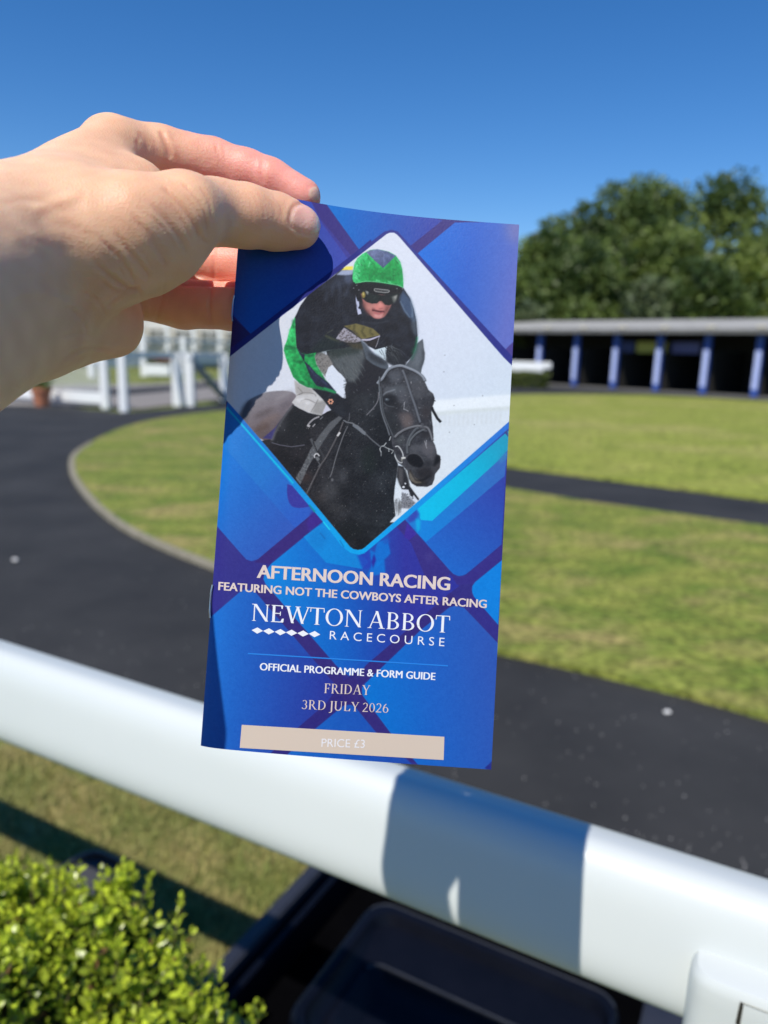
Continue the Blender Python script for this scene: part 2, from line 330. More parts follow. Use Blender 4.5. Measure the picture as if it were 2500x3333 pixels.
# mane on the neck
poly(zB([(540, 540), (760, 510), (930, 470), (960, 640), (930, 760), (850, 880), (760, 880), (690, 770), (600, 680)]), (84, 88, 92), 4, smooth=1)
poly(zB([(560, 520), (760, 480), (920, 440), (900, 560), (700, 600), (580, 640)]), (50, 58, 56), 6)
g = np.random.default_rng(3)
for _ in range(150):
    x = g.uniform(560, 930); y = g.uniform(540, 840); l = g.uniform(40, 110); a = g.uniform(.7, 1.2); c = g.integers(52, 128)
    line(zB([(x, y), (x + l * .5 * math.cos(a), y + l * .5 * math.sin(a)), (x + l * math.cos(a + .15), y + l * math.sin(a + .15))]), 1.6, (c, c + 2, c + 4), .3, .55, True)
poly(zB([(930, 640), (1090, 620), (1180, 760), (1100, 900), (1000, 1000), (880, 980), (760, 1000), (760, 890), (870, 880), (920, 760)]), (34, 33, 40), 9)
for x, y in ((900, 860), (860, 890), (930, 800), (950, 740), (840, 880)):
    line(zB([(x - 40, y - 60), (x - 10, y - 20), (x + 10, y + 20)]), 2.4, (100, 104, 106), .4, .8, True)
# breeches behind the arm, the gap of sky
poly(zB([(405, 600), (450, 535), (560, 590), (610, 680), (560, 720), (530, 820), (480, 760), (430, 680)]), (128, 126, 124), 1.2)
for _ in range(120):
    q = zB([(g.uniform(420, 590), g.uniform(560, 780))])[0]; blob(q[0], q[1], 1.6, 1.6, (70, 68, 66), .5, .8)
poly(zB([(528, 800), (545, 760), (562, 718), (605, 690), (660, 760), (700, 790), (745, 845), (758, 885), (730, 930), (742, 985), (750, 1046), (700, 1045), (640, 970), (565, 880)]), (220, 222, 238), .6)
for k in range(26):
    y = 850 + k * 8; line(zB([(770, y - 10), (742 - g.uniform(0, 26), y + g.uniform(-6, 10))]), 2, (44, 44, 48), .4, .9, True)
# trousers and boot
poly(zE([(420, 880), (480, 720), (520, 620), (620, 480), (715, 360), (930, 470), (1120, 500), (1050, 640), (960, 660), (940, 800), (900, 900), (740, 930), (560, 905)]), (30, 30, 33), 1)
line(zE([(440, 850), (480, 740), (560, 590), (640, 470), (715, 375)]), 7, (112, 110, 118), 3, .8)
line(zE([(430, 872), (540, 905), (700, 930), (880, 905)]), 2.4, (104, 100, 116), .8)
blob(*zE([(600, 640)])[0], 14, 26, (66, 66, 72), .6, 8, .5); blob(*zE([(780, 620)])[0], 34, 40, (25, 27, 29), .8, 8)
poly(zB([(190, 850), (250, 895), (400, 950), (510, 1060), (545, 1120), (520, 1180), (485, 1235), (360, 1208), (240, 1155), (165, 1095), (215, 1030), (200, 930)]), (196, 196, 198), .8)
poly(zB([(200, 860), (250, 900), (390, 950), (400, 1000), (250, 1010), (210, 1000)]), (168, 167, 166), 3)
poly(zB([(430, 1090), (520, 1070), (545, 1120), (490, 1232), (380, 1210)]), (150, 150, 150), 3)
for q in ([(215, 1020), (300, 990), (400, 1000), (430, 1030)], [(370, 1200), (420, 1120), (450, 1060)], [(230, 930), (280, 990), (240, 1010)], [(260, 1080), (330, 1060), (420, 1100)]): line(spl(zB(q)), 2.6, (120, 118, 118), 1, .8)
for x, y in ((280, 1060), (340, 1100), (240, 1070)): q = zB([(x, y)])[0]; blob(q[0], q[1], 9, 6, (222, 222, 226), .7, 3)
poly(zE([(1115, 495), (1170, 355), (1225, 420), (1160, 470)]), (204, 200, 220), .5)
# jacket
jac = p1([(964, 1250), (1000, 1170), (1080, 1060), (1200, 970), (1340, 870), (1400, 800)]) + zA([(400, 430), (430, 580), (700, 600), (1090, 650), (1180, 790), (1232, 940), (1266, 1100), (1282, 1290), (1270, 1420), (1225, 1560), (1140, 1650), (900, 1600), (700, 1480), (520, 1390)]) + zB([(760, 500), (560, 530), (440, 560), (410, 590), (330, 580), (260, 560), (215, 500), (200, 330), (196, 180)])
poly(jac, (31, 32, 42), .8)
m = pmask(jac); put(m, np.clip(ART + ((vnoise(26, 3, 9) - .5) * 46)[..., None] * np.array((.9, .95, 1.15)), 12, 90).astype(np.float32), .8)
poly(zA([(400, 400), (400, 560), (300, 640), (180, 660), (60, 640), (190, 480)]), (52, 54, 72), 7, .8)
for q in ([(300, 480), (360, 620), (300, 760)], [(150, 620), (120, 760)], [(210, 560), (240, 690), (220, 800)], [(60, 700), (40, 840)]): line(zA(q), 10, (70, 72, 92), 4, .55)
poly(zA([(400, 430), (320, 420), (300, 560), (400, 600)]), (86, 88, 116), 5, .7)
poly(zA([(185, 475), (260, 412), (408, 405), (402, 470), (300, 480)]), (168, 168, 200), 1.5)
poly(zA([(255, 412), (315, 362), (412, 358), (406, 408)]), (238, 226, 92), 1)
poly(zA([(1080, 680), (1185, 795), (1235, 950), (1262, 1100), (1230, 1120), (1180, 1060), (1090, 950), (1035, 800)]), (72, 82, 116), 4, .9)
poly(zA([(1230, 1000), (1275, 1130), (1285, 1290), (1240, 1300), (1190, 1180)]), (92, 98, 112), 5, .7)
line(zA([(1050, 830), (1110, 960), (1180, 1050)]), 4, (120, 130, 160), 1.5, .7); line(zA([(1190, 830), (1215, 950), (1210, 1050)]), 4, (140, 148, 172), 2, .7)
line(zA([(1276, 1310), (1262, 1420), (1236, 1540)]), 7, (30, 104, 72), 2.4, .8); line(zA([(1230, 1450), (1215, 1560)]), 8, (26, 92, 60), 4, .6)
for q in ([(1040, 1480), (1120, 1560), (1180, 1600)], [(1000, 1420), (1060, 1440)], [(1080, 1400), (1180, 1440)], [(60, 900), (200, 1000)], [(500, 1100), (700, 1130), (900, 1100)]): line(zA(q), 5, (58, 60, 72), 3, .6)
poly(zB([(330, 580), (420, 470), (560, 350), (640, 420), (760, 470), (600, 530), (440, 560)]), (28, 40, 40), 7, .8)
line(zB([(540, 350), (610, 310)]), 3, (80, 84, 70), 1, .7)
poly(zB([(530, 360), (650, 415), (700, 450), (600, 420), (520, 385)]), (70, 76, 54), 2, .8)
# olive and muddy patches at the waist
poly(zA([(285, 1165), (380, 1150), (450, 1132), (560, 1160), (680, 1200), (780, 1290), (640, 1320), (540, 1345), (470, 1300), (400, 1230)]), (112, 104, 60), .8)
for q in ([(430, 1140), (420, 1230), (500, 1320)], [(560, 1170), (530, 1240), (580, 1320)], [(650, 1200), (640, 1260), (690, 1290)], [(380, 1160), (340, 1190)]): line(zA(q), 7, (70, 66, 36), 2.4, .8)
poly(zA([(180, 1335), (230, 1260), (290, 1188), (400, 1260), (520, 1345), (620, 1340), (775, 1298), (700, 1340), (600, 1370), (520, 1372), (440, 1390), (330, 1390)]), (160, 154, 168), .8)
for _ in range(130):
    x = g.uniform(210, 470); q = zA([(x, g.uniform(1230, 1385))])[0]; blob(q[0], q[1], g.uniform(1, 3), g.uniform(1, 2.4), (70, 66, 62), .6, .7)
line(zA([(530, 1352), (640, 1352), (775, 1300)]), 4, (196, 186, 212), .8)
poly(zA([(540, 1365), (640, 1370), (765, 1310), (720, 1450), (640, 1440), (560, 1400)]), (42, 38, 38), 1); line(zA([(765, 1310), (740, 1400), (715, 1455)]), 1.6, (170, 166, 178), .5)
poly(zA([(300, 1385), (440, 1395), (520, 1380), (560, 1480), (420, 1470)]), (66, 62, 46), 4)
# sleeve
gs = grad((935, 1090), (1050, 1260), (56, 186, 104), (24, 112, 62), (34, 152, 80))
poly(zB([(200, 165), (150, 290), (110, 430), (82, 500), (78, 530), (90, 575), (115, 660), (150, 745), (180, 820), (250, 890), (330, 930), (430, 950), (600, 990), (655, 1002), (640, 985), (560, 880), (530, 850), (470, 750), (430, 680), (412, 600), (430, 555), (330, 575), (260, 560), (215, 500), (205, 330)]), gs, .8)
for q, c in (([(90, 490), (150, 490), (215, 520)], (14, 74, 44)), ([(95, 520), (160, 510), (200, 540)], (14, 84, 48)), ([(280, 560), (350, 590), (410, 580)], (14, 62, 44)), ([(230, 660), (290, 645)], (20, 90, 52)), ([(150, 300), (140, 400)], (90, 210, 130)), ([(110, 580), (160, 640), (170, 700)], (64, 196, 112)), ([(200, 700), (260, 820), (330, 890)], (60, 180, 100)), ([(350, 640), (440, 740), (500, 800)], (70, 170, 100)), ([(170, 640), (240, 660), (290, 655)], (18, 92, 50)), ([(180, 200), (185, 300)], (20, 110, 60))): line(spl(zB(q)), 8, c, 2.6, .65)
poly(zB([(215, 500), (262, 560), (305, 575), (300, 645), (370, 710), (430, 780), (565, 885), (650, 985), (610, 960), (430, 912), (372, 830), (330, 730), (298, 650), (255, 580)]), (36, 37, 62), .8)
line(spl(zB([(340, 700), (420, 800), (540, 900)])), 5, (58, 60, 92), 2, .7)
m = pmask(zB([(200, 165), (110, 430), (78, 530), (150, 745), (250, 890), (430, 950), (655, 1002), (560, 880), (430, 680), (430, 555), (260, 560), (205, 330)])); put(m, np.clip(ART * (.62 + .76 * vnoise(9, 3, 41))[..., None], 6, 235).astype(np.float32), .75)
# glove and cuff
poly(zB([(380, 942), (440, 950), (600, 985), (660, 1000), (720, 1050), (790, 1080), (800, 1220), (740, 1260), (690, 1240), (590, 1175), (545, 1120), (500, 1060), (440, 1000)]), (28, 29, 36), 1)
line(zB([(510, 940), (580, 965), (640, 992)]), 8, (36, 130, 80), 1.5); line(zB([(560, 1040), (600, 1000), (650, 1010)]), 5, (56, 58, 72), 2, .7)
poly(zB([(600, 1160), (720, 1120), (760, 1240), (690, 1250)]), (36, 38, 46), 5)
for a in range(6):
    q = zB([(585 + 21 * math.cos(a * 1.047), 1085 + 21 * math.sin(a * 1.047))])[0]; blob(q[0], q[1], 3.2, 3.2, (232, 164, 132), .95, .7)
# collar, helmet, goggles, face
poly(zA([(445, 748), (470, 830), (490, 835), (496, 890), (478, 925), (512, 942), (526, 1000), (478, 1012), (456, 890)]), (196, 192, 222), .6)
poly(zA([(450, 850), (466, 880), (470, 920), (458, 900)]), (60, 58, 70), .8, .7)
poly(zA([(500, 700), (530, 810), (560, 900), (620, 1000), (690, 1058), (735, 1070), (785, 1065), (840, 1040), (890, 960), (935, 870), (960, 760)]), (172, 112, 106), 1.2, smooth=1)
poly(zA([(520, 800), (580, 880), (660, 1030), (610, 1010), (540, 900)]), (104, 66, 62), 4); poly(zA([(600, 850), (700, 880), (680, 930), (640, 960), (600, 900)]), (148, 94, 88), 5, .7); poly(zA([(850, 900), (930, 880), (880, 970), (820, 1050), (840, 960)]), (116, 70, 66), 4)
blob(*zA([(760, 905)])[0], 17, 14, (212, 132, 124), .9, 4); blob(*zA([(775, 860)])[0], 9, 12, (214, 140, 130), .8, 3); blob(*zA([(640, 910)])[0], 14, 10, (200, 138, 128), .7, 5)
poly(zA([(690, 1000), (760, 1020), (820, 1000), (790, 1055), (700, 1050)]), (212, 150, 146), 3)
line(zA([(670, 925), (710, 940)]), 3, (120, 70, 70), 1.4, .7); line(zA([(760, 935), (820, 925)]), 3, (130, 76, 74), 1.4, .7)
line(spl(zA([(668, 950), (720, 960), (770, 970), (838, 972)])), 6, (92, 42, 48), 1); line(spl(zA([(690, 985), (750, 1000), (820, 985)])), 3.4, (176, 96, 98), 1)
poly(zA([(520, 780), (600, 840), (740, 870), (770, 830), (830, 870), (930, 880), (990, 800), (960, 760), (540, 740)]), (100, 66, 62), 3, .6)
gog = zA([(528, 690), (560, 675), (620, 680), (700, 735), (800, 748), (900, 745), (1000, 715), (1032, 735), (1010, 800), (970, 850), (900, 888), (845, 880), (800, 830), (770, 826), (735, 860), (660, 862), (590, 840), (535, 790)])
poly(gog, (22, 29, 29), .8)
poly(zA([(640, 720), (760, 750), (740, 830), (660, 840), (600, 800)]), (34, 44, 42), 4, .8); poly(zA([(820, 770), (900, 770), (880, 850), (840, 850)]), (40, 40, 44), 4, .7)
poly(zA([(575, 690), (625, 690), (610, 750), (590, 720)]), (176, 178, 172), 1.6, .8); poly(zA([(930, 770), (1018, 738), (990, 830), (960, 860)]), (120, 122, 118), 2.4, .8)
poly(zA([(960, 770), (1010, 745), (985, 820)]), (176, 176, 170), 1.4, .6)
blob(*zA([(553, 745)])[0], 6, 10.5, (146, 128, 62), .95, 1); blob(*zA([(550, 735)])[0], 2.4, 5, (200, 188, 120), .8, 1)
poly(zA([(425, 570), (640, 555), (800, 575), (1000, 605), (1094, 650), (1060, 730), (1020, 720), (900, 740), (700, 740), (570, 680), (480, 660), (440, 620)]), (21, 22, 26), .8)
poly(zA([(430, 620), (500, 670), (530, 780), (540, 860), (470, 800), (440, 720)]), (24, 24, 29), 2)
line(zA([(692, 672), (712, 662), (800, 672), (890, 682), (905, 694)]), 2.6, (150, 152, 150), .5); line(zA([(692, 682), (720, 700), (830, 714), (885, 712), (905, 697)]), 2.6, (150, 152, 150), .5)
for k in range(9): q = zA([(705 + k * 22, 682 + k * 1.8)])[0]; line([(q[0] - 1, q[1] - 2), (q[0] + 1.5, q[1] + 2)], 2, (120, 122, 122), .4, .9)
for x, y in ((460, 615), (490, 680), (420, 655), (1080, 662), (1005, 660)): q = zA([(x, y)])[0]; blob(q[0], q[1], 2.4, 2, (150, 150, 156), .8, .8)
hel = zA([(640, 140), (540, 190), (470, 250), (430, 320), (412, 420), (404, 530), (415, 565), (445, 585), (600, 562), (700, 562), (790, 575), (900, 598), (1000, 610), (1092, 645), (1088, 520), (1076, 400), (1050, 300), (990, 215), (900, 165), (800, 140), (720, 130)])
poly(hel, grad((1160, 880), (1290, 930), (70, 196, 118), (38, 158, 84), (40, 168, 86)), .8)
poly(zA([(500, 430), (560, 300), (700, 330), (820, 390), (950, 330), (1010, 300), (1050, 480), (1050, 600), (900, 580), (700, 540), (520, 540)]), (28, 138, 70), 9, .75)
poly(zA([(560, 440), (760, 450), (1000, 440), (1020, 560), (800, 540), (600, 520)]), (22, 120, 62), 9, .6)
for q in ([(440, 330), (470, 280), (540, 230)], [(425, 420), (470, 340)], [(420, 470), (490, 510)], [(430, 500), (480, 540)], [(430, 440), (500, 480)], [(490, 320), (530, 350)], [(480, 400), (510, 430)], [(1000, 270), (1050, 330)], [(640, 300), (620, 370)], [(880, 560), (920, 580)], [(720, 545), (780, 560)]): line(zA(q), 3, (140, 224, 168), 1.2, .75)
for q in ([(600, 200), (640, 280), (700, 330)], [(545, 270), (570, 310)], [(520, 330), (545, 360)], [(470, 480), (500, 540)], [(980, 270), (1020, 320)]): line(zA(q), 3, (16, 92, 50), 1.4, .7)
for _ in range(26):
    q = zA([(g.uniform(480, 1060), g.uniform(330, 590))])[0]; blob(q[0], q[1], g.uniform(1.2, 3.4), g.uniform(1.2, 3), (16, 104, 52) if g.random() < .6 else (80, 196, 120), .6, 1)
line(spl(zA([(440, 588), (600, 563), (790, 577), (1000, 612), (1092, 648)])), 2.6, (120, 214, 150), .6, .8)
poly(zA([(590, 172), (640, 142), (740, 128), (880, 160), (990, 218), (905, 300), (820, 384), (700, 280)]), grad((1200, 810), (1250, 870), (128, 126, 168), (80, 82, 124)), .7)
line(zA([(825, 180), (830, 280), (822, 360)]), 3, (130, 130, 168), 1.4, .6); line(zA([(880, 200), (900, 260)]), 6, (112, 112, 152), 3, .6)
m = pmask(hel); put(m, np.clip(ART * (.72 + .56 * vnoise(7, 3, 43))[..., None], 6, 235).astype(np.float32), .7)
# ears, gap, forelock
poly(zC([(310, 285), (420, 255), (522, 228), (512, 330), (498, 446), (440, 405), (330, 335)]), (206, 214, 226), .6)
poly(zC([(983, 182), (1030, 140), (1073, 108), (1082, 180), (1086, 235), (1104, 330), (1100, 420), (1084, 480), (1062, 545), (1042, 650), (980, 640), (860, 560), (810, 520), (870, 430), (960, 280)]), (84, 87, 95), .8)
poly(zC([(1000, 200), (1060, 150), (1070, 260), (1060, 420), (1000, 560), (900, 520), (970, 330)]), (98, 101, 110), 5); poly(zC([(1055, 240), (1100, 330), (1085, 460), (1050, 560), (1020, 560), (1070, 420)]), (60, 62, 70), 3, .8)
line(zC([(985, 180), (965, 290), (900, 430)]), 7, (40, 96, 76), 3, .5)
poly(zC([(112, 125), (150, 138), (200, 190), (255, 265), (330, 340), (420, 390), (500, 450), (545, 520), (540, 580), (430, 560), (300, 500), (200, 420), (160, 280)]), (82, 86, 98), 1)
poly(zC([(200, 300), (320, 350), (440, 410), (520, 510), (400, 500), (260, 430)]), (50, 52, 60), 4)
line(spl(zC([(120, 130), (200, 195), (260, 275), (340, 345), (430, 395)])), 4, (140, 142, 160), 1.2, .8)
poly(zC([(520, 250), (640, 270), (760, 380), (830, 470), (800, 540), (640, 540), (500, 470), (508, 330)]), (36, 38, 44), 3)
for _ in range(60):
    x = g.uniform(480, 640); y = g.uniform(200, 330); l = g.uniform(120, 260); a = g.uniform(.5, 1.1); c = int(g.choice((24, 30, 96, 110)))
    line(spl(zC([(x, y), (x + .5 * l * math.cos(a - .2), y + .5 * l * math.sin(a - .2)), (x + l * math.cos(a), y + l * math.sin(a))]), 3), 1.5, (c, c + 2, c + 6), .3, .7, True)
for q in ([(600, 180), (590, 240), (610, 290)], [(440, 170), (520, 260), (620, 430)], [(430, 270), (470, 350), (480, 420)], [(400, 290), (450, 360)]): line(spl(zC(q)), 1.8, (90, 92, 100) if q[0][0] == 600 else (44, 46, 54), .4, .9)
# head of the horse
head = zC([(400, 790), (470, 690), (530, 600), (620, 545), (740, 525), (860, 565), (1000, 625), (1050, 680), (1110, 785), (1160, 895), (1232, 955), (1256, 1025), (1242, 1110), (1218, 1160), (1205, 1220), (1212, 1350), (1228, 1460), (1238, 1620)]) + zD([(1225, 400), (1262, 470), (1285, 560), (1290, 605), (1340, 632), (1350, 690), (1336, 820), (1262, 915), (1250, 1000), (1215, 1082), (1140, 1112), (980, 1106), (905, 1062), (860, 990), (830, 860), (760, 790), (690, 740), (640, 600), (600, 470)]) + zC([(560, 1500), (470, 1330), (430, 1150), (410, 950)])
poly(head, (56, 56, 62), .8)
m = pmask(head); hn = ((vnoise(30, 4, 12) - .5) * 56 + (vnoise(4, 2, 13) - .5) * 36)[..., None]
put(m, np.clip(ART + hn, 14, 130).astype(np.float32), .75)
keep = CLIP[0]; hm = np.zeros((AH, AW), np.float32); hm[m[2]:m[4], m[1]:m[3]] = m[0]; CLIP[0] = keep * hm
for x, y, rx, ry, c, a in ((640, 690, 110, 90, (82, 83, 92), .8), (940, 720, 110, 60, (80, 82, 90), .7), (700, 900, 120, 90, (84, 86, 94), .8), (560, 900, 90, 60, (92, 94, 102), .7), (1000, 900, 120, 140, (74, 74, 80), .7), (760, 1000, 90, 100, (78, 78, 86), .7), (830, 1370, 90, 120, (100, 90, 88), .85), (750, 1300, 70, 60, (84, 78, 78), .7), (560, 1060, 110, 100, (24, 25, 30), .95), (650, 1160, 90, 70, (34, 34, 38), .8), (560, 1350, 110, 130, (42, 44, 48), .8), (1120, 1250, 60, 110, (54, 50, 52), .8), (1230, 1030, 40, 60, (40, 41, 46), .8), (1190, 950, 30, 30, (112, 114, 120), .7), (480, 740, 70, 60, (30, 31, 36), .8), (640, 1480, 90, 80, (38, 40, 42), .7)):
    q = zC([(x, y)])[0]; blob(q[0], q[1], rx / 4.74, ry / 4.74, c, a, 6)
for x, y, rx, ry, c, a in ((1150, 520, 110, 110, (92, 90, 96), .85), (950, 520, 90, 70, (84, 84, 90), .8), (1200, 640, 60, 60, (84, 82, 88), .7), (1150, 760, 90, 60, (44, 44, 48), .8), (900, 860, 60, 60, (64, 64, 68), .7), (1100, 900, 140, 90, (38, 36, 38), .9), (1000, 1040, 130, 50, (40, 38, 32), .9), (1290, 800, 40, 80, (58, 56, 58), .7), (1120, 310, 70, 40, (40, 38, 40), .8), (720, 400, 60, 60, (72, 76, 78), .7), (600, 250, 50, 60, (40, 42, 46), .8)):
    q = zD([(x, y)])[0]; blob(q[0], q[1], rx / 4.74, ry / 4.74, c, a, 6)
poly(zD([(818, 660), (870, 608), (960, 602), (1030, 640), (1085, 720), (1070, 795), (1010, 815), (910, 790), (840, 730)]), (15, 15, 17), 1.6, smooth=1)
line(spl(zD([(818, 660), (870, 606), (960, 598), (1040, 645), (1095, 730)])), 3, (84, 84, 88), 1.2, .7)
poly(zD([(1280, 620), (1335, 640), (1340, 720), (1290, 760), (1240, 800), (1250, 720)]), (22, 22, 25), 3); line(zD([(1345, 650), (1345, 740), (1310, 850)]), 3, (70, 66, 66), 1.4, .8)
poly(zD([(862, 850), (890, 870), (940, 960), (1010, 1010), (1060, 1050), (960, 1060), (890, 1020), (862, 960)]), (104, 98, 86), 1.6, .9); poly(zD([(885, 870), (935, 950), (980, 1000), (930, 1000), (890, 930)]), (150, 146, 138), 1.6, .7)
line(spl(zD([(870, 850), (960, 1000), (1060, 1010), (1200, 930)])), 5, (20, 19, 20), 2, .8)
line(spl(zC([(455, 985), (500, 940), (570, 915), (650, 890)])), 4, (130, 132, 142), 1.4, .8); line(spl(zC([(470, 1090), (530, 1140), (640, 1160)])), 3, (96, 98, 104), 1.2, .7)
blob(*zC([(520, 1045)])[0], 8, 5, (70, 74, 84), .9, 1.5); blob(*zC([(515, 1040)])[0], 2.5, 2, (150, 156, 168), .8, .8)
CLIP[0] = keep
for _ in range(90):                                               # chaff and mud flecks
    x, y = (g.uniform(650, 1200), g.uniform(700, 1400)) if g.random() < .75 else (g.uniform(0, 400), g.uniform(850, 1600))
    a = g.uniform(0, 3.1); l = g.uniform(8, 34); line(zC([(x, y), (x + l * math.cos(a), y + l * math.sin(a))]), 1.6, (132, 132, 138), .3, g.uniform(.3, .8))
for q in ([(780, 1200), (790, 1080)], [(890, 760), (895, 800)], [(1100, 400 + 1280), (1135, 520 + 1280)], [(1130, 390 + 1280), (1125, 470 + 1280)], [(780, 1190), (850, 1225)]): line(zC(q), 2, (160, 160, 166), .4, .9)
line(zC([(1225, 1050), (1270, 1070)]), 3, (26, 26, 30), .6)
# bridle
def strap(f, q, w, c, hi=None, lo=True):
    P = spl(f(q))
    if lo: line(P + (1.5, 2.4), w, (18, 18, 20), 1, .7)
    line(P, w, c, .5)
    if hi: line(P - (.8, 1.2), w * .35, hi, .5, .7)
strap(zC, [(370, 800), (400, 760), (450, 715), (530, 592), (620, 540), (740, 522), (860, 562), (960, 606), (1040, 660), (1085, 710), (1105, 755)], 8.5, (122, 124, 136), (160, 162, 174))
strap(zC, [(762, 590), (820, 740), (880, 930), (950, 1130), (1035, 1400)], 8, (84, 85, 94), (112, 113, 122))
strap(zC, [(405, 690), (400, 820), (412, 1000), (428, 1180), (470, 1340), (520, 1470), (560, 1600)], 4.5, (88, 90, 98), (120, 122, 130))
strap(zC, [(425, 850), (445, 1050), (470, 1250), (540, 1440), (630, 1640)], 5, (62, 64, 70), (92, 94, 100))
strap(zC, [(390, 930), (385, 1040), (330, 1150), (205, 1285)], 3, (112, 110, 116), None, False)
strap(zD, [(640, 345), (700, 285), (800, 225), (900, 190), (1000, 172), (1080, 186), (1150, 205), (1190, 280), (1222, 395)], 7, (98, 98, 104), (132, 132, 138))
strap(zD, [(835, 600), (832, 480), (850, 400), (900, 300), (960, 225), (1010, 200)], 8, (72, 74, 80), (104, 106, 112)); strap(zD, [(860, 480), (880, 400), (960, 300), (1060, 240), (1110, 230)], 6, (84, 86, 92), (112, 114, 120))
for q in ([(1040, 140), (1090, 150)], [(1060, 180), (1120, 210)], [(1020, 190), (1090, 200)], [(1090, 240), (1140, 250)]): line(zD(q), 6, (78, 78, 84), 1)
line(zC([(1210, 1160), (1230, 1215), (1300, 1340), (1352, 1395)]), 9, (28, 29, 33), .6)
for q, w in (([(645, 492), (690, 486), (730, 530), (760, 590), (772, 650)], 3.2), ([(640, 625), (660, 675), (700, 725), (740, 740), (757, 728)], 2.8), ([(470, 482), (435, 488), (412, 530), (430, 580)], 2.2), ([(465, 490), (510, 430)], 2.4), ([(480, 492), (540, 522), (620, 552)], 1.8), ([(545, 515), (550, 570)], 2), ([(590, 600), (618, 560)], 1.8), ([(555, 400), (578, 335)], 2.4), ([(432, 560), (430, 640)], 1.4)): line(spl(zD(q)), w, (196, 198, 202), .4)
line(zD([(742, 668), (805, 664)]), 6, (206, 208, 204), .6); line(zD([(740, 700), (760, 690)]), 4, (150, 152, 140), .5)
poly(zD([(-10, 145), (70, 162), (130, 215), (195, 275), (190, 318), (150, 300), (60, 225), (-10, 175)]), (112, 114, 124), .6); line(zD([(180, 285), (290, 390), (400, 480), (430, 500)]), 3.6, (96, 97, 104), .5)
line(zE([(1400, 570), (1450, 600), (1520, 610), (1600, 660), (1680, 745)]), 4, (112, 113, 120), .6); line(zE([(1485, 470), (1480, 560), (1455, 600)]), 2, (96, 96, 104), .5)
poly(zE([(1340, 515), (1390, 540), (1300, 640), (1210, 740), (1130, 860), (1060, 975), (930, 1195), (820, 1440), (755, 1350), (850, 1190), (960, 960), (1080, 770), (1220, 600)]), (86, 87, 92), 1)
put(pmask(zE([(1060, 975), (930, 1195), (820, 1440), (755, 1350), (850, 1190), (960, 960)])), np.clip(ART + ((vnoise(3, 1, 21) - .5) * 70)[..., None] + 10, 40, 150).astype(np.float32), .7)
for q, w, c in (([(1400, 590), (1330, 760), (1180, 1050), (1080, 1200), (905, 1560)], 4.5, (84, 82, 84)), ([(1420, 600), (1350, 790), (1210, 1040), (1110, 1210), (940, 1560)], 3, (30, 28, 30)), ([(1460, 650), (1400, 780), (1310, 1040), (1250, 1260), (1220, 1340)], 3, (104, 104, 110)), ([(960, 820), (1000, 900), (1040, 1000)], 8, (76, 77, 82)), ([(990, 860), (1050, 1000)], 2.4, (18, 18, 20)), ([(1080, 960), (1140, 1080)], 7, (58, 58, 62))): line(spl(zE(q)), w, c, .5)
line(zE([(1355, 735), (1320, 785)]), 6, (206, 206, 208), .5); blob(*zE([(1250, 1375)])[0], 4, 5, (110, 110, 116), .8, 1)
line(spl(zE([(1015, 1080), (1010, 1045), (1045, 1022), (1078, 1055)])), 4, (196, 196, 200), .4); poly(zE([(1015, 1070), (1060, 1060), (1085, 1100), (1050, 1130)]), (104, 105, 110), 1); line(zE([(1060, 1130), (1085, 1170), (1060, 1200)]), 4, (88, 88, 94), .8)
line(spl(zE([(915, 650), (950, 600), (1010, 550), (1078, 522)])), 5, (150, 148, 154), .6); line(zE([(915, 640), (950, 655)]), 7, (176, 174, 178), .6); line(zE([(985, 660), (1020, 622)]), 4, (150, 148, 154), .6); line(zE([(1085, 560), (1125, 525)]), 3, (110, 110, 116), .5)
# hanging straps and the pale leg behind the chest
poly(zD([(745, 1150), (850, 1148), (960, 1250), (1000, 1320), (965, 1370), (870, 1440), (740, 1460)]), (216, 218, 232), .6)
poly(zD([(750, 1190), (800, 1220), (880, 1290), (965, 1360), (870, 1450), (740, 1440)]), (132, 132, 142), 1.4)
for _ in range(120): q = zD([(g.uniform(745, 930), g.uniform(1210, 1430))])[0]; blob(q[0], q[1], 1.4, 1.2, (64, 64, 70), .6, .6)
poly(zD([(690, 780), (770, 800), (800, 850), (850, 990), (880, 1110), (930, 1180), (1018, 1300), (1000, 1325), (930, 1235), (918, 1272), (885, 1255), (850, 1155), (750, 1150), (700, 1050), (670, 960)]), (40, 40, 44), .8)
poly(zD([(690, 800), (770, 830), (770, 1000), (760, 1130), (700, 1020)]), (74, 73, 76), 3); line(zD([(805, 845), (850, 1000), (870, 1110)]), 3, (110, 112, 116), .6); line(zD([(680, 980), (720, 1090)]), 2.4, (120, 122, 130), .5); blob(*zD([(803, 1062)])[0], 2.6, 2.6, (224, 226, 236), 1, .6); blob(*zD([(775, 1116)])[0], 4.4, 3.2, (224, 226, 236), 1, .6)
for k in range(40):
    x = g.uniform(630, 750); line(zD([(x, g.uniform(1280, 1420)), (x + g.uniform(-30, 20), g.uniform(1480, 1590))]), 1.6, (92, 92, 96), .4, .6, True)
for _ in range(260):
    x, y = g.uniform(820, 1320), g.uniform(1380, 1780); c = g.uniform(110, 200); blob(x, y, g.uniform(.6, 1.5), g.uniform(.6, 1.5), (c, c, c), g.uniform(.3, .8) * (ART[int(np.clip((y - AY0) * CS, 0, AH - 1)), int(np.clip((x - AX0) * CS, 0, AW - 1))].mean() < 90), .5)
for x, y in ((1445, 1210), (1478, 1320), (1544, 1382), (1463, 1407), (1448, 1156), (1571, 1288)): blob(x, y, 2, 1.6, (90, 90, 98), .7, .8)
CLIP[0] = None
ART += ((np.random.default_rng(4).random((AH, AW)) - .5) * 7)[..., None]
ART += ((vnoise(7, 2, 31) - .5) * 8)[..., None]
ART = np.clip(ART, 4, 250)
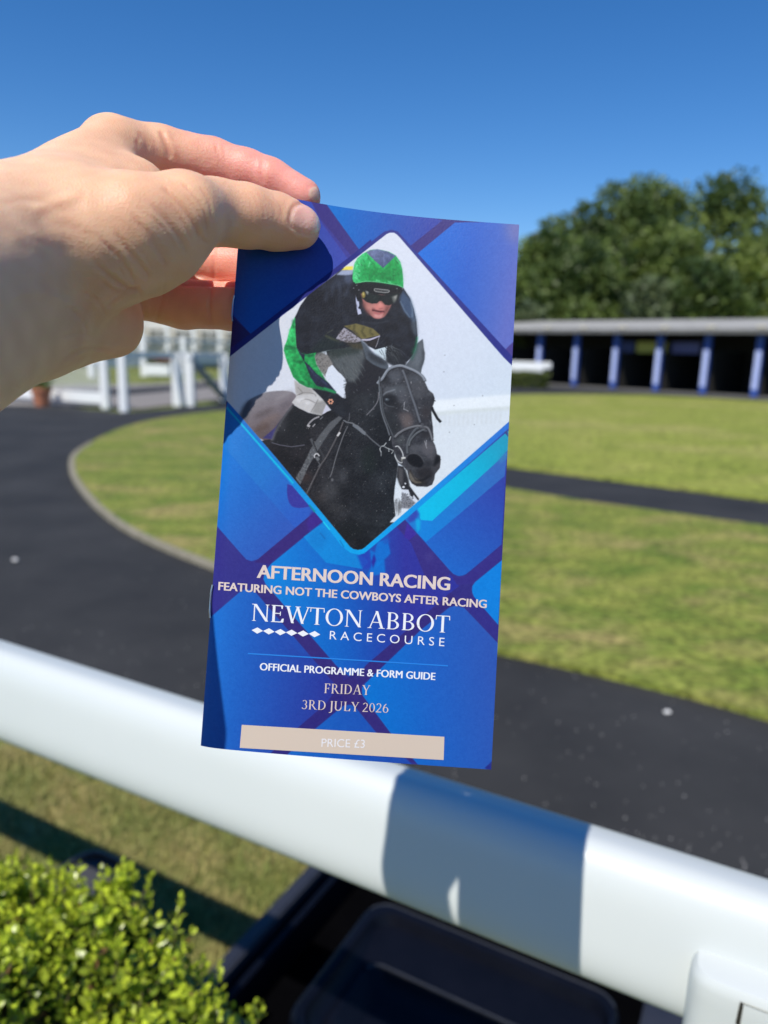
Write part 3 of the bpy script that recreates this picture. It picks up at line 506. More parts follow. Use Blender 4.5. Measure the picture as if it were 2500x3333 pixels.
_l = ART.mean(2, keepdims=True); ART = ART * (1 - .26 * np.clip(1 - _l / 70, 0, 1) * (1 - np.clip((ART[..., 2:] - ART[..., :1] - 20) / 40, 0, 1)))   # deeper blacks in the photograph
INK = lin(ART).astype(np.float32)
_w = np.clip((INK[..., 2:] - INK[..., :1]) / (INK[..., 2:] + .02), 0, 1)          # the blues of the press sheet are a touch cyan
INK = (INK * (1 + _w * (np.array((.62, 1.10, .92)) - 1)) * np.array((.79, .77, .76))).astype(np.float32)
def ink_at(px, py):
    x = np.clip((px - AX0) * CS - .5, 0, AW - 1.001); y = np.clip((py - AY0) * CS - .5, 0, AH - 1.001)
    xi = x.astype(int); yi = y.astype(int); fx = (x - xi)[..., None]; fy = (y - yi)[..., None]
    return (INK[yi, xi] * (1 - fx) + INK[yi, xi + 1] * fx) * (1 - fy) + (INK[yi + 1, xi] * (1 - fx) + INK[yi + 1, xi + 1] * fx) * fy
# ---------------------------------------------------------------- the race programme
Q = {'TL': at(786, 610, .272), 'TR': at(1690, 731, .279), 'BR': at(1599, 2505, .266), 'BL': at(650, 2432, .259)}
PN = np.cross(Q['TR'] - Q['BL'], Q['TL'] - Q['BR']); PN /= np.linalg.norm(PN)
if PN[1] > 0: PN = -PN                                            # faces the camera
def page(u, v, h=0.0):
    u = np.asarray(u, float)[..., None]; v = np.asarray(v, float)[..., None]
    p = (Q['BL'] * (1 - u) + Q['BR'] * u) * (1 - v) + (Q['TL'] * (1 - u) + Q['TR'] * u) * v
    bow = np.sin(np.pi * np.clip(u, 0, 1) ** .9)
    sag = -.0052 * np.clip(v, 0, 1) ** 1.6 * bow + .0012 * (1 - np.clip(v, 0, 1)) * bow - .0022 * np.exp(-np.clip(u, 0, 1) / .035)
    return p + PN * (sag + h)
_u, _v = np.meshgrid(np.linspace(0, 1, 60), np.linspace(0, 1, 110)); _pp = proj(page(_u, _v)).reshape(-1, 2)
def px2uv(px, py):                                                # Newton from the nearest sample
    P = np.stack([np.asarray(px, float).ravel(), np.asarray(py, float).ravel()], 1)
    i = np.array([np.argmin(((_pp - p) ** 2).sum(1)) for p in P]); u = _u.ravel()[i].copy(); v = _v.ravel()[i].copy(); e = 1e-4
    for _ in range(4):
        f = proj(page(u, v)); fu = (proj(page(u + e, v)) - f) / e; fv = (proj(page(u, v + e)) - f) / e; r = P - f
        D = fu[:, 0] * fv[:, 1] - fu[:, 1] * fv[:, 0]
        u += (r[:, 0] * fv[:, 1] - r[:, 1] * fv[:, 0]) / D; v += (fu[:, 0] * r[:, 1] - fu[:, 1] * r[:, 0]) / D
    return u, v
prog = root('race_programme', tuple(page(.5, .5)), 'blue racecourse programme booklet with a jockey on its cover, held up in the hand', 'booklet')
m_ink = attr_mat('cover_print', rough=.40, spec=.24, bump=.08, bscale=1400, attr='ink')
def sheet(name, u, v, h, m):                                      # a printed grid on the page
    n0, n1 = u.shape; P = page(u, v, h); px = proj(page(u, v)); me_i = np.arange(n0 * n1).reshape(n0, n1)
    F = np.stack([me_i[:-1, :-1], me_i[:-1, 1:], me_i[1:, 1:], me_i[1:, :-1]], -1).reshape(-1, 4)
    return P.reshape(-1, 3), F, ink_at(px[..., 0], px[..., 1]).reshape(-1, 3)
nu, nv = 560, 1080
gu, gv = np.meshgrid(np.linspace(0, 1, nu), np.linspace(0, 1, nv))
V, F, C_ = sheet('cover', gu, gv, 0.0, m_ink)
pxy = proj(V); mk = pmask(DIA); dm = np.zeros((AH, AW), np.float32); dm[mk[2]:mk[4], mk[1]:mk[3]] = mk[0]
vi = dm[np.clip(((pxy[:, 1] - AY0) * CS).astype(int), 0, AH - 1), np.clip(((pxy[:, 0] - AX0) * CS).astype(int), 0, AW - 1)] > .5
isd = vi[F].all(1)
def take(F, V, C_):
    k = np.unique(F); mp = np.full(len(V), -1); mp[k] = np.arange(len(k)); return V[k], mp[F], C_[k]
parts_ = {}
for nm, sel in (('cover', ~isd), ('cover_photo', isd)):
    v_, f_, c_ = take(F[sel], V, C_); me = fast_mesh(nm, v_, f_); vcol(me, c_, 'ink'); parts_[nm] = add_obj(nm, me, m_ink, prog)
parts_['cover_photo']['label'] = 'diamond photograph of a jockey in green and navy on a black horse'
# page block and back cover
def slab(name, h0, h1, inset, m, nu=40, nv=60):
    u, v = np.meshgrid(np.linspace(inset * .2, 1 - inset, nu), np.linspace(inset * .5, 1 - inset * .5, nv)); n = nu * nv
    A = page(u, v, h0).reshape(-1, 3); B = page(u, v, h1).reshape(-1, 3); ix = np.arange(n).reshape(nv, nu)
    f = np.stack([ix[:-1, :-1], ix[:-1, 1:], ix[1:, 1:], ix[1:, :-1]], -1).reshape(-1, 4); Fs = [f, f[:, ::-1] + n]
    for e in (ix[0, ::-1], ix[-1], ix[:, 0], ix[::-1, -1]): Fs.append(np.stack([e[:-1], e[:-1] + n, e[1:] + n, e[1:]], -1))
    return add_obj(name, fast_mesh(name, np.vstack([A, B]), np.vstack(Fs), False), m, prog)
m_paper = mat('page_paper', (.80, .80, .78), .7, (.74, .74, .73), 300)
m_back = mat('back_cover_print', (.03, .06, .3), .35, (.04, .1, .42), 20)
slab('page_block', -.00012, -.0011, .004, m_paper); slab('back_cover', -.00125, -.0015, .0, m_back)
m_steel = mat('staple_steel', (.6, .6, .62), .28, metal=1.0)
for v0, v1 in ((.755, .802), (.222, .280)):
    b = MB(); b.tube([page(0.004, v, .0005) + np.array([-.0004 - (.0003 if 0 < i < 5 else 0), 0, 0]) for i, v in enumerate(np.linspace(v0, v1, 6))], .00032, 8); b.build('staple', m_steel, prog, True)
# ---- lettering
def flat_mat(name, c, rough=.35): return mat(name, tuple(lin(c) * .80), rough, spec=.4)
m_cream = flat_mat('cream_ink', (226, 208, 200)); m_white = flat_mat('white_ink', (240, 242, 248)); m_rule = flat_mat('pale_blue_ink', (40, 132, 226)); m_tan = flat_mat('tan_ink', (216, 199, 183)); m_grey = flat_mat('dull_white_ink', (236, 234, 238))
LETT = {}
def letters(key, tris_px, m, h, parent):                          # list of (points px, faces)
    LETT.setdefault(key, [m, [], [], parent]); q = LETT[key]; off = sum(len(a) for a in q[1])
    u, v = px2uv(tris_px[0][:, 0], tris_px[0][:, 1]); q[1].append(page(u, v, h)); q[2] += [[i + off for i in f] for f in tris_px[1]]
def sans(key, s, base, end, cap, m, bold=0.0, space=1.0, h=.00007, parent=None, weight=0.0):
    cu = bpy.data.curves.new('t', 'FONT'); cu.body = s; cu.size = 1; cu.offset = bold; cu.space_character = space; cu.resolution_u = 4
    o = bpy.data.objects.new('t', cu); COL.objects.link(o); bpy.context.view_layer.update()
    me = bpy.data.meshes.new_from_object(o.evaluated_get(bpy.context.evaluated_depsgraph_get()))
    P = np.array([v.co[:2] for v in me.vertices]); F = [list(p.vertices) for p in me.polygons]
    bpy.data.objects.remove(o); bpy.data.curves.remove(cu); bpy.data.meshes.remove(me)
    x = (P[:, 0] - P[:, 0].min()) / np.ptp(P[:, 0]); y = P[:, 1] / 0.728
    b = np.array(base, float); e = np.array(end, float); d = (e - b) / np.linalg.norm(e - b); up = np.array([.055, -1.0]) if cap > 0 else d
    XY = b + (e - b) * x[:, None] + up * cap * y[:, None]
    if not weight: letters(key, (XY, F), m, h, parent)
    else:
        for k in (-1, 0, 1): letters(key, (XY + d * weight * k, F), m, h + .000006 * k, parent)
sans('headline_lettering', 'AFTERNOON RACING', (837, 1880), (1463, 1921), 44, m_cream, .010, weight=1.5)
sans('headline_lettering', 'FEATURING NOT THE COWBOYS AFTER RACING', (711, 1920), (1583, 1979), 27.5, m_cream, .010, weight=.8)
sans('course_name_lettering', 'RACECOURSE', (1073, 2080.5), (1446, 2103.5), 29, m_white, -.004, 1.55)
sans('guide_lettering', 'OFFICIAL PROGRAMME & FORM GUIDE', (846, 2181), (1416, 2213.5), 25, m_white, .0, weight=.9)
# serif capitals drawn as strokes
def ring(cx, cy, rx, ry, tx, ty, a0=0, a1=360, n=28):
    o = []; A = np.radians(np.linspace(a0, a1, n))
    for i in range(n - 1):
        f = lambda a: ((cx + rx * math.cos(a), cy + ry * math.sin(a)), (cx + (rx - tx) * math.cos(a), cy + (ry - ty) * math.sin(a)))
        (p, q), (r, s) = f(A[i]), f(A[i + 1]); o.append([p, r, s, q])
    return o
TK, TN, SR = .125, .05, .04
def stem(x, y0=0, y1=1, w=TK, lo=1, hi=1, e=.085):
    o = [[(x, y0), (x + w, y0), (x + w, y1), (x, y1)]]
    if lo: o += [[(x - e, y0), (x + w + e, y0), (x + w + e * .3, y0 + SR), (x - e * .3, y0 + SR)]]
    if hi: o += [[(x - e * .3, y1 - SR), (x + w + e * .3, y1 - SR), (x + w + e, y1), (x - e, y1)]]
    return o
def dg(x0, y0, x1, y1, w): return [[(x0, y0), (x0 + w, y0), (x1 + w, y1), (x1, y1)]]
def bar_(x0, x1, y, t=TN): return [[(x0, y), (x1, y), (x1, y + t), (x0, y + t)]]
def ser(x, y, w, s=1): return [[(x, y), (x + w, y), (x + w - .05, y + SR * s), (x + .05, y + SR * s)]]
GL = {
 'N': (stem(.1, w=.055, hi=0) + ser(-.02, 1, .2, -1) + dg(.68, 0, .08, 1, TK + .02) + stem(.72, w=.055, lo=0), .88),
 'E': (stem(.1) + bar_(.1, .58, .955) + bar_(.1, .62, 0) + bar_(.1, .5, .5) + [[(.53, .80), (.58, .80), (.6, 1), (.5, .96)], [(.57, .22), (.66, .24), (.64, 0), (.5, .04)], [(.46, .4), (.5, .4), (.5, .64), (.46, .64)]], .70),
 'W': (dg(.30, 0, .03, 1, TK) + dg(.31, 0, .54, .96, .055) + dg(.78, 0, .50, 1, TK) + dg(.79, 0, 1.07, 1, .055) + ser(-.06, 1, .32, -1) + ser(.44, 1, .3, -1) + ser(.98, 1, .24, -1), 1.17),
 'T': (stem(.28, hi=0) + bar_(.0, .68, .95) + [[(.0, .95), (.04, .95), (.03, .74), (-.01, .74)], [(.64, .95), (.68, .95), (.69, .74), (.65, .74)]], .71),
 'O': (ring(.43, .5, .42, .52, .125, .045), .90),
 'A': (dg(.06, 0, .36, .98, .055) + dg(.62, 0, .33, 1.02, TK) + bar_(.18, .6, .33, .045) + ser(-.04, 0, .24) + ser(.5, 0, .34), .83),
 'B': (stem(.1, e=.07) + ring(.3, .745, .28, .255, .11, .045, -90, 90) + ring(.31, .265, .33, .265, .12, .045, -90, 90) + bar_(.2, .32, .955, .045) + bar_(.2, .32, .485, .045) + bar_(.2, .33, 0, .045), .71),
 'F': (stem(.1) + bar_(.1, .56, .955) + bar_(.1, .46, .48) + [[(.51, .78), (.55, .78), (.57, 1), (.48, .96)], [(.43, .38), (.47, .38), (.47, .62), (.43, .62)]], .62),
 'R': (stem(.1) + ring(.3, .735, .27, .265, .11, .045, -90, 90) + bar_(.2, .32, .955, .045) + bar_(.2, .34, .47, .045) + dg(.62, 0, .30, .49, TK) + ser(.58, 0, .26), .80),
 'I': (stem(.1), .33),
 'D': (stem(.1, e=.07) + ring(.32, .5, .44, .5, .125, .045, -90, 90) + bar_(.2, .34, .955, .045) + bar_(.2, .34, 0, .045), .84),
 'Y': (stem(.3, 0, .48, hi=0) + dg(.31, .44, .03, 1, TK) + dg(.36, .44, .62, 1, .055) + ser(-.04, 1, .3, -1) + ser(.52, 1, .24, -1), .74),
 'J': (stem(.12, -.08, 1, lo=0) + ring(-.02, -.08, .265, .2, .11, .07, -100, 0, 12), .34),
 'U': (stem(.1, .3, 1, lo=0) + stem(.66, .3, 1, w=.055, lo=0) + ring(.405, .32, .31, .34, .12, .08, 180, 360) + [], .85),
 'L': (stem(.1) + bar_(.1, .6, 0) + [[(.55, .24), (.64, .26), (.6, 0), (.48, .03)]], .66),
 '3': (ring(.24, .73, .22, .25, .09, .05, -60, 150) + ring(.22, .29, .27, .29, .11, .05, -150, 80), .55),
 '2': (ring(.26, .72, .23, .26, .10, .05, -30, 165) + dg(.02, .04, .38, .56, .09) + bar_(.02, .52, 0, .085), .58),
 '0': (ring(.27, .48, .26, .49, .105, .045), .58),
 '6': (ring(.28, .3, .26, .31, .105, .045) + ring(.42, .3, .40, .68, .11, .06, 105, 180, 14), .58),
}
def serif(key, s, base, end, cap, m, gap=.06, sp=.28):
    polys = []; x = 0
    for ch in s:
        if ch == ' ': x += sp; continue
        g_, w = GL[ch]; polys += [[(a + x, b) for a, b in q] for q in g_]; x += w + gap
    w = x - gap; b = np.array(base, float); e = np.array(end, float); up = np.array([.055, -1.0])
    for k, q in enumerate(polys):
        q = np.array(q); XY = b + (e - b) * (q[:, :1] / w) + up * cap * q[:, 1:]
        letters(key, (XY, [list(range(len(q)))]), m, .00006 + .000004 * (k % 25), None)
serif('course_name_lettering', 'NEWTON ABBOT', (818, 2020), (1464, 2060), 55, m_white, .03, .24)
serif('date_lettering', 'FRIDAY', (1054, 2255.5), (1204, 2262), 31, m_cream, .04)
serif('date_lettering', '3RD JULY 2026', (982, 2307.5), (1265, 2320), 30, m_cream, .05, .26)
dia = []
for cx, cy in ((608, 775), (723, 783), (838, 791), (950, 797), (1065, 805), (1180, 811)): dia.append(p5([(cx - 57, cy - 4), (cx + 2, cy - 31), (cx + 57, cy + 4), (cx - 2, cy + 31)]))
for q in dia: letters('course_name_lettering', (np.array(q), [[0, 1, 2, 3]]), m_white, .00007, None)
def strip_px(a, b, c, d, n=24):
    t = np.linspace(0, 1, n)[:, None]; A = np.array(a) * (1 - t) + np.array(b) * t; B = np.array(d) * (1 - t) + np.array(c) * t
    return np.vstack([A, B]), [[i, i + 1, n + i + 1, n + i] for i in range(n - 1)]
letters('rule_line', strip_px((807, 2125), (1458, 2165), (1458, 2169), (807, 2129)), m_rule, .00007, None)
letters('price_panel', strip_px((787, 2359), (1446.5, 2398), (1444, 2473.6), (780.6, 2434)), m_tan, .00007, None)
sans('price_lettering', 'PRICE £3', (1046, 2430), (1187, 2434), 28, m_grey, .002, h=.00014)
made = {}
for k, (m, Ps, Fs, par) in LETT.items():
    P = np.vstack(Ps); me = bpy.data.meshes.new(k); me.from_pydata(P.tolist(), [], Fs); me.update()
    nrm = np.zeros(len(me.polygons) * 3, np.float32); me.polygons.foreach_get('normal', nrm)
    if (nrm.reshape(-1, 3) @ PN).mean() < 0: me.flip_normals()
    made[k] = add_obj(k, me, m, made.get('price_panel') if k == 'price_lettering' else prog)
# ---------------------------------------------------------------- the person: hand and arm in detail, body behind the camera
def smin(a, b, k):
    h = np.clip(.5 + .5 * (b - a) / k, 0, 1); return b + (a - b) * h - k * h * (1 - h)
def caps(P, a, b, ra, rb):
    ab = b - a; t = np.clip(((P - a) @ ab) / (ab @ ab), 0, 1).astype(np.float32)
    d = P - a - t[..., None] * ab; return np.sqrt((d * d).sum(-1)) - (ra + (rb - ra) * t)
def surface_nets(f, o, h):
    s = f < 0; n = np.array(f.shape); cs = [(i, j, k) for i in (0, 1) for j in (0, 1) for k in (0, 1)]
    sh = lambda a, c: a[c[0]:n[0] - 1 + c[0], c[1]:n[1] - 1 + c[1], c[2]:n[2] - 1 + c[2]]
    cnt = sum(sh(s, c).astype(np.int8) for c in cs); act = (cnt > 0) & (cnt < 8); idx = np.argwhere(act)
    ids = np.full(act.shape, -1, np.int64); ids[act] = np.arange(len(idx))
    acc = np.zeros((len(idx), 3)); num = np.zeros(len(idx))
    val = {c: f[idx[:, 0] + c[0], idx[:, 1] + c[1], idx[:, 2] + c[2]] for c in cs}
    for c in cs:
        for ax in range(3):
            if c[ax]: continue
            e = list(c); e[ax] = 1; e = tuple(e); a, b = val[c], val[e]; x = (a < 0) != (b < 0)
            t = np.where(x, a / np.where(x, a - b, 1), 0); p = np.array(c, float) + 0 * acc; p[:, ax] += t
            acc[x] += p[x]; num[x] += 1
    V = o + (idx + acc / np.maximum(num, 1)[:, None]) * h; Fs = []
    for ax in range(3):
        a = np.moveaxis(s, ax, 0); x = a[:-1] != a[1:]; x = np.moveaxis(x, 0, ax)
        e = np.argwhere(x); u, v = (ax + 1) % 3, (ax + 2) % 3
        e = e[(e[:, u] > 0) & (e[:, v] > 0) & (e[:, u] < n[u] - 1) & (e[:, v] < n[v] - 1)]
        q = []
        for du, dv in ((-1, -1), (0, -1), (0, 0), (-1, 0)):
            w = e.copy(); w[:, u] += du; w[:, v] += dv; q.append(ids[w[:, 0], w[:, 1], w[:, 2]])
        q = np.stack(q, 1); fl = ~s[e[:, 0], e[:, 1], e[:, 2]]; q[fl] = q[fl][:, ::-1]; Fs.append(q)
    return V, np.vstack(Fs)
def vnormals(V, F):
    n = np.cross(V[F[:, 2]] - V[F[:, 0]], V[F[:, 3]] - V[F[:, 1]]); o = np.zeros_like(V)
    for k in range(4): np.add.at(o, F[:, k], n)
    return o / (np.linalg.norm(o, axis=1, keepdims=True) + 1e-12)
def relax(V, F, it, lam=.5):
    for _ in range(it):
        a = np.zeros_like(V); c = np.zeros(len(V))
        for k in range(4):
            for j in (1, 3): np.add.at(a, F[:, k], V[F[:, (k + j) % 4]]); np.add.at(c, F[:, k], 1)
        V = V + lam * (a / np.maximum(c, 1)[:, None] - V) * (c > 0)[:, None]
    return V
def pdepth(px, py):
    u, v = px2uv([px], [py]); return float(-w2c(page(u, v))[0, 2])
mm = .001
def h_(px, py, d, r): return (pc(px, py, d), r * mm)
dTip = pdepth(970, 735); dIP = pdepth(800, 705)
thumb = [h_(225, 815, .228, 16), h_(430, 735, .2305, 14.8), h_(600, 692, .2365, 11.8), h_(700, 690, dIP - .0205, 10.3), h_(800, 702, dIP - .0150, 10.0), h_(900, 722, dTip - .0105, 9.2), h_(972, 738, dTip - .0081, 7.6)]
index = [h_(372, 482, .270, 10.5), h_(520, 500, .2795, 10), h_(690, 530, .2855, 9.0), h_(800, 560, .2865, 8.4), h_(880, 585, .2862, 7.9), h_(985, 640, pdepth(985, 650) + .0092, 7.0)]
middle = [h_(395, 610, .288, 11), h_(660, 680, .298, 8.8), h_(840, 730, .293, 8.2), h_(960, 790, pdepth(960, 790) + .0092, 7.2)]
ringf = [h_(400, 790, .291, 10.5), h_(640, 846, .296, 9.0), h_(830, 872, .290, 8.4), h_(940, 905, pdepth(940, 900) + .009, 7.0)]
little = [h_(390, 940, .287, 10), h_(600, 991, .2885, 9.3), h_(760, 998, .2835, 8.8), h_(850, 1000, pdepth(850, 1000) + .0088, 6.6)]
palm = [(h_(50, 805, .222, 21), h_(-760, 1140, .150, 27)), (h_(60, 1018, .228, 19.5), h_(-760, 1340, .158, 27)), (h_(50, 930, .236, 20), h_(-700, 1250, .17, 26)),
        (h_(60, 775, .226, 19), h_(362, 498, .266, 11.2)), (h_(70, 850, .236, 17), h_(395, 620, .284, 11.5)), (h_(60, 930, .240, 17), h_(400, 790, .288, 11.5)), (h_(60, 1020, .240, 17), h_(385, 930, .286, 11.5)),
        (h_(110, 1038, .236, 16.2), h_(352, 1055, .268, 12.4)), (h_(300, 790, .229, 17.8), h_(546, 790, .2375, 12.0)), (h_(330, 830, .236, 15), h_(480, 862, .248, 10)), (h_(250, 700, .234, 14), h_(450, 620, .254, 10)), (h_(470, 805, .262, 8), h_(585, 805, .2625, 6.5))]  # last capsule: unseen filler behind the thumb ball, added to block a sun gap
lo = pc(-230, 1420, .236) * 0; lo[:] = (-.150, -.012, -.318); hi = np.array((-.018, .158, -.146)); hs_ = .00085
gx = [np.arange(lo[i], hi[i], hs_) for i in range(3)]
def sdf_hand(P):
    f = None
    for (a, ra), (b, rb) in palm:
        d = caps(P, a, b, ra, rb); f = d if f is None else smin(f, d, .011)
    fm = None
    for ch in (index, middle, ringf, little):
        c_ = None
        for (a, ra), (b, rb) in zip(ch[:-1], ch[1:]):
            d = caps(P, a, b, ra, rb); c_ = d if c_ is None else smin(c_, d, .0022)
        fm = c_ if fm is None else smin(fm, c_, .0012)
    fm = smin(fm, caps(P, *[h_(550, 925, .2965, 6)[0], h_(770, 938, .2955, 6)[0]], .006, .006), .001)  # unseen filler behind ring and little finger, added to stop sunlight passing between
    t = None
    for (a, ra), (b, rb) in zip(thumb[:-1], thumb[1:]):
        d = caps(P, a, b, ra, rb); t = d if t is None else smin(t, d, .004)
    return smin(smin(f, fm, .006), t, .0055)
f = np.empty((len(gx[0]), len(gx[1]), len(gx[2])), np.float32)
for i, x in enumerate(gx[0]):
    Y, Z = np.meshgrid(gx[1], gx[2], indexing='ij'); f[i] = sdf_hand(np.stack([np.full_like(Y, x), Y, Z], -1).astype(np.float32))
HV, HF = surface_nets(f, lo, hs_); del f
HV = relax(HV, HF, 3)
# creases, folds and the thumb nail, worked into the skin where it faces the viewer
def c2px(V): return np.stack([CX + V[:, 0] / -V[:, 2] * FPX, CY - V[:, 1] / -V[:, 2] * FPX], 1)
def seg_d(p, poly_):
    best = np.full(len(p), 1e9); tt = np.zeros(len(p)); L = len(poly_) - 1
    for i in range(L):
        a, b = np.array(poly_[i], float), np.array(poly_[i + 1], float); ab = b - a
        t = np.clip(((p - a) @ ab) / (ab @ ab), 0, 1); d = np.linalg.norm(p - a - t[:, None] * ab, axis=1); m = d < best
        best[m] = d[m]; tt[m] = (i + t[m]) / L
    return best, tt
HN = vnormals(HV, HF); px = c2px(HV); view = -HV / np.linalg.norm(HV, axis=1, keepdims=True); fac = np.clip((HN * view).sum(1) * 2.2, 0, 1)
disp = np.zeros(len(HV)); mark = np.zeros(len(HV))
zH = zoom(0, 300, 1.3272)                                         # read off an enlargement of the hand
def groove(pts, w, dep, raw=False, dr=None):
    P = spl(pts if raw else zH(pts), 6); d, t = seg_d(px, P); dd = -HV[:, 2]
    g_ = np.exp(-.5 * (d / w) ** 2) * np.clip(np.minimum(t, 1 - t) * 7, 0, 1) * fac
    if dr is not None: g_ *= (dd > dr[0]) & (dd < dr[1])
    disp[:] -= dep * mm * g_ - .45 * dep * mm * np.exp(-.5 * ((d - 2.4 * w) / w) ** 2) * np.clip(np.minimum(t, 1 - t) * 7, 0, 1) * fac * (1 if dr is None else ((dd > dr[0]) & (dd < dr[1])))
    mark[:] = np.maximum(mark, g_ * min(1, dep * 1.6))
for q, w, dp in (([(690, 400), (760, 470), (830, 560), (870, 650)], 6, .55), ([(780, 385), (830, 440), (880, 520), (897, 620)], 5, .8), ([(640, 470), (720, 560), (790, 650), (800, 700)], 6, .55), ([(560, 520), (640, 620), (700, 700), (720, 760)], 6, .6),
                ([(490, 590), (560, 690), (620, 770), (650, 800)], 6, .6), ([(420, 620), (500, 700), (560, 780), (590, 830)], 5, .5), ([(600, 560), (680, 640), (740, 720)], 4, .35), ([(730, 470), (790, 560), (830, 640)], 4, .35), ([(520, 640), (600, 730), (640, 790)], 4, .3), ([(860, 400), (905, 480), (915, 560)], 4, .4),
                ([(400, 720), (470, 790), (560, 850), (600, 842)], 6, .8), ([(430, 810), (480, 850), (560, 860)], 5, .5), ([(450, 930), (560, 850), (600, 842)], 5, .5), ([(240, 1185), (320, 1130), (400, 1105), (470, 1120)], 5, .5), ([(300, 1160), (420, 1140), (480, 1150)], 4, .4), ([(330, 1120), (350, 1000), (400, 880), (500, 790)], 8, .35),
                ([(595, 845), (620, 920), (622, 1020)], 5, .9), ([(715, 800), (700, 900), (675, 990), (665, 1015)], 4, .7), ([(590, 170), (630, 215), (640, 255)], 5, .5), ([(610, 190), (590, 215), (600, 240)], 4, .4), ([(690, 160), (720, 230), (738, 290)], 6, .9), ([(930, 215), (945, 270), (950, 330)], 4, .28), ([(960, 222), (968, 280), (965, 330)], 3, .2), ([(1140, 285), (1130, 350), (1135, 400)], 5, .5),
                ([(1085, 425), (1110, 480), (1115, 540)], 3, .22), ([(1105, 430), (1150, 490), (1160, 545)], 3, .22), ([(1140, 450), (1185, 500), (1185, 550)], 3, .2), ([(1060, 430), (1090, 500), (1090, 560)], 3, .15), ([(1170, 470), (1205, 515), (1200, 550)], 3, .15), ([(0, 480), (150, 470), (330, 520)], 10, .25), ([(200, 560), (330, 590), (420, 640)], 8, .2), ([(60, 600), (200, 660), (330, 690)], 6, .12)):
    groove(q, w * (.8 + .5 * ((q[0][0] * 7) % 13) / 13), dp * (.50 + .35 * ((q[0][1] * 5) % 11) / 11))
groove([(480, 905), (560, 918), (640, 924), (720, 926), (800, 928)], 5, 1.3, True, (.262, .32))
groove([(700, 795), (695, 850), (700, 915)], 4, .4, True, (.275, .32)); groove([(690, 930), (683, 990), (690, 1055)], 4, .4, True, (.275, .32))
for q, w, dp in (([(20, 640), (160, 620), (300, 640)], 16, -.12), ([(120, 520), (260, 470), (360, 430)], 12, -.3), ([(30, 900), (140, 860), (260, 900), (380, 960)], 12, -.2), ([(350, 230), (430, 260), (520, 330)], 10, -.25), ([(560, 640), (620, 700), (660, 770)], 3, .3), ([(600, 600), (670, 680), (700, 740)], 3, .3), ([(660, 540), (730, 620), (760, 680)], 3, .3),
                ([(480, 660), (530, 720), (570, 790)], 3, .3), ([(450, 640), (500, 720), (540, 800)], 3, .25), ([(790, 430), (850, 510), (880, 590)], 3, .3), ([(560, 480), (650, 540), (720, 600)], 3, .25), ([(1180, 455), (1215, 500), (1215, 545)], 2.5, .2), ([(1120, 470), (1140, 510), (1140, 550)], 2.5, .2), ([(350, 860), (420, 900), (470, 980)], 4, .3), ([(300, 930), (360, 990), (380, 1060)], 5, .25), ([(250, 1060), (330, 1040), (420, 1060)], 4, .25), ([(870, 620), (880, 640), (905, 645)], 3, .5)):
    groove(q, w, dp)
# nail: a smooth plate with a rim of skin round it
dd = -HV[:, 2]; nc = np.array((998., 712.)); ax = np.array((.965, .262)); ay = np.array((-.262, .965)); q = px - nc
a_, b_ = (q @ ax) / 52, (q @ ay) / 45; rr = (np.abs(a_) ** 2.6 + np.abs(b_) ** 2.6) ** (1 / 2.6); front = (fac > .05) & (dd < dTip + .002)
nail = np.clip((1 - rr) * 7 + .5, 0, 1) * front
disp += nail * (.00030 + .0003 * np.clip(a_, 0, 1)) - .00055 * np.exp(-.5 * ((rr - 1.02) / .07) ** 2) * front * (a_ < .75) + .0003 * np.exp(-.5 * ((rr - 1.28) / .12) ** 2) * front * (a_ < .6)
nail2 = (np.linalg.norm((px - (1022, 633)) / (16, 22), axis=1) < 1) & (dd > .272); disp += nail2 * .0005
gW = np.random.default_rng(8); wv = [(gW.normal(size=3) * s, gW.uniform(0, 6.3)) for s in (120, 160, 220, 320, 420, 600) for _ in range(3)]
fine = sum(np.sin(HV @ k + ph) / np.linalg.norm(k) for k, ph in wv); fine /= fine.std()
HV = HV + HN * (disp + fine * .00016 * (1 - nail))[:, None]
HV = relax(HV, HF, 1, .35)
# skin tone: paler on the wrist, redder on the fingers, knuckles and creases
base = np.array((.79, .470, .290)); red = np.array((.80, .345, .275)); pale = np.array((.81, .535, .350))
fing = np.clip((dd - .267) / .012, 0, 1) * np.clip((px[:, 0] - 380) / 420, 0, 1) ** .8
palmr = np.clip((px[:, 1] - 900) / 200, 0, 1) * np.clip((px[:, 0] - 250) / 200, 0, 1)
w_r = np.clip(1.0 * fing + .35 * palmr + .22 * np.clip((px[:, 0] - 700) / 250, 0, 1) * (dd < .27) + .1 * fine * .3, 0, 1)
w_p = np.clip((330 - px[:, 0]) / 500, 0, .7)
skin = base + (red - base) * w_r[:, None]; skin = skin + (pale - skin) * w_p[:, None]
mott = sum(np.sin(HV @ (k * 2.2) + ph) for k, ph in wv[:9]); mott /= mott.std(); skin = skin * (1 + .035 * mott[:, None] * np.array((.6, 1, 1.1)))
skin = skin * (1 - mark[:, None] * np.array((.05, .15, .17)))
nc_ = np.array((.80, .47, .38)) * (1 - np.clip((a_ - .45) * 4, 0, 1)[:, None]) + np.array((.86, .70, .58)) * np.clip((a_ - .45) * 4, 0, 1)[:, None]
skin = skin * (1 - nail[:, None]) + nc_ * nail[:, None]; skin[nail2] = (.70, .46, .36)
HVw = c2w(HV)
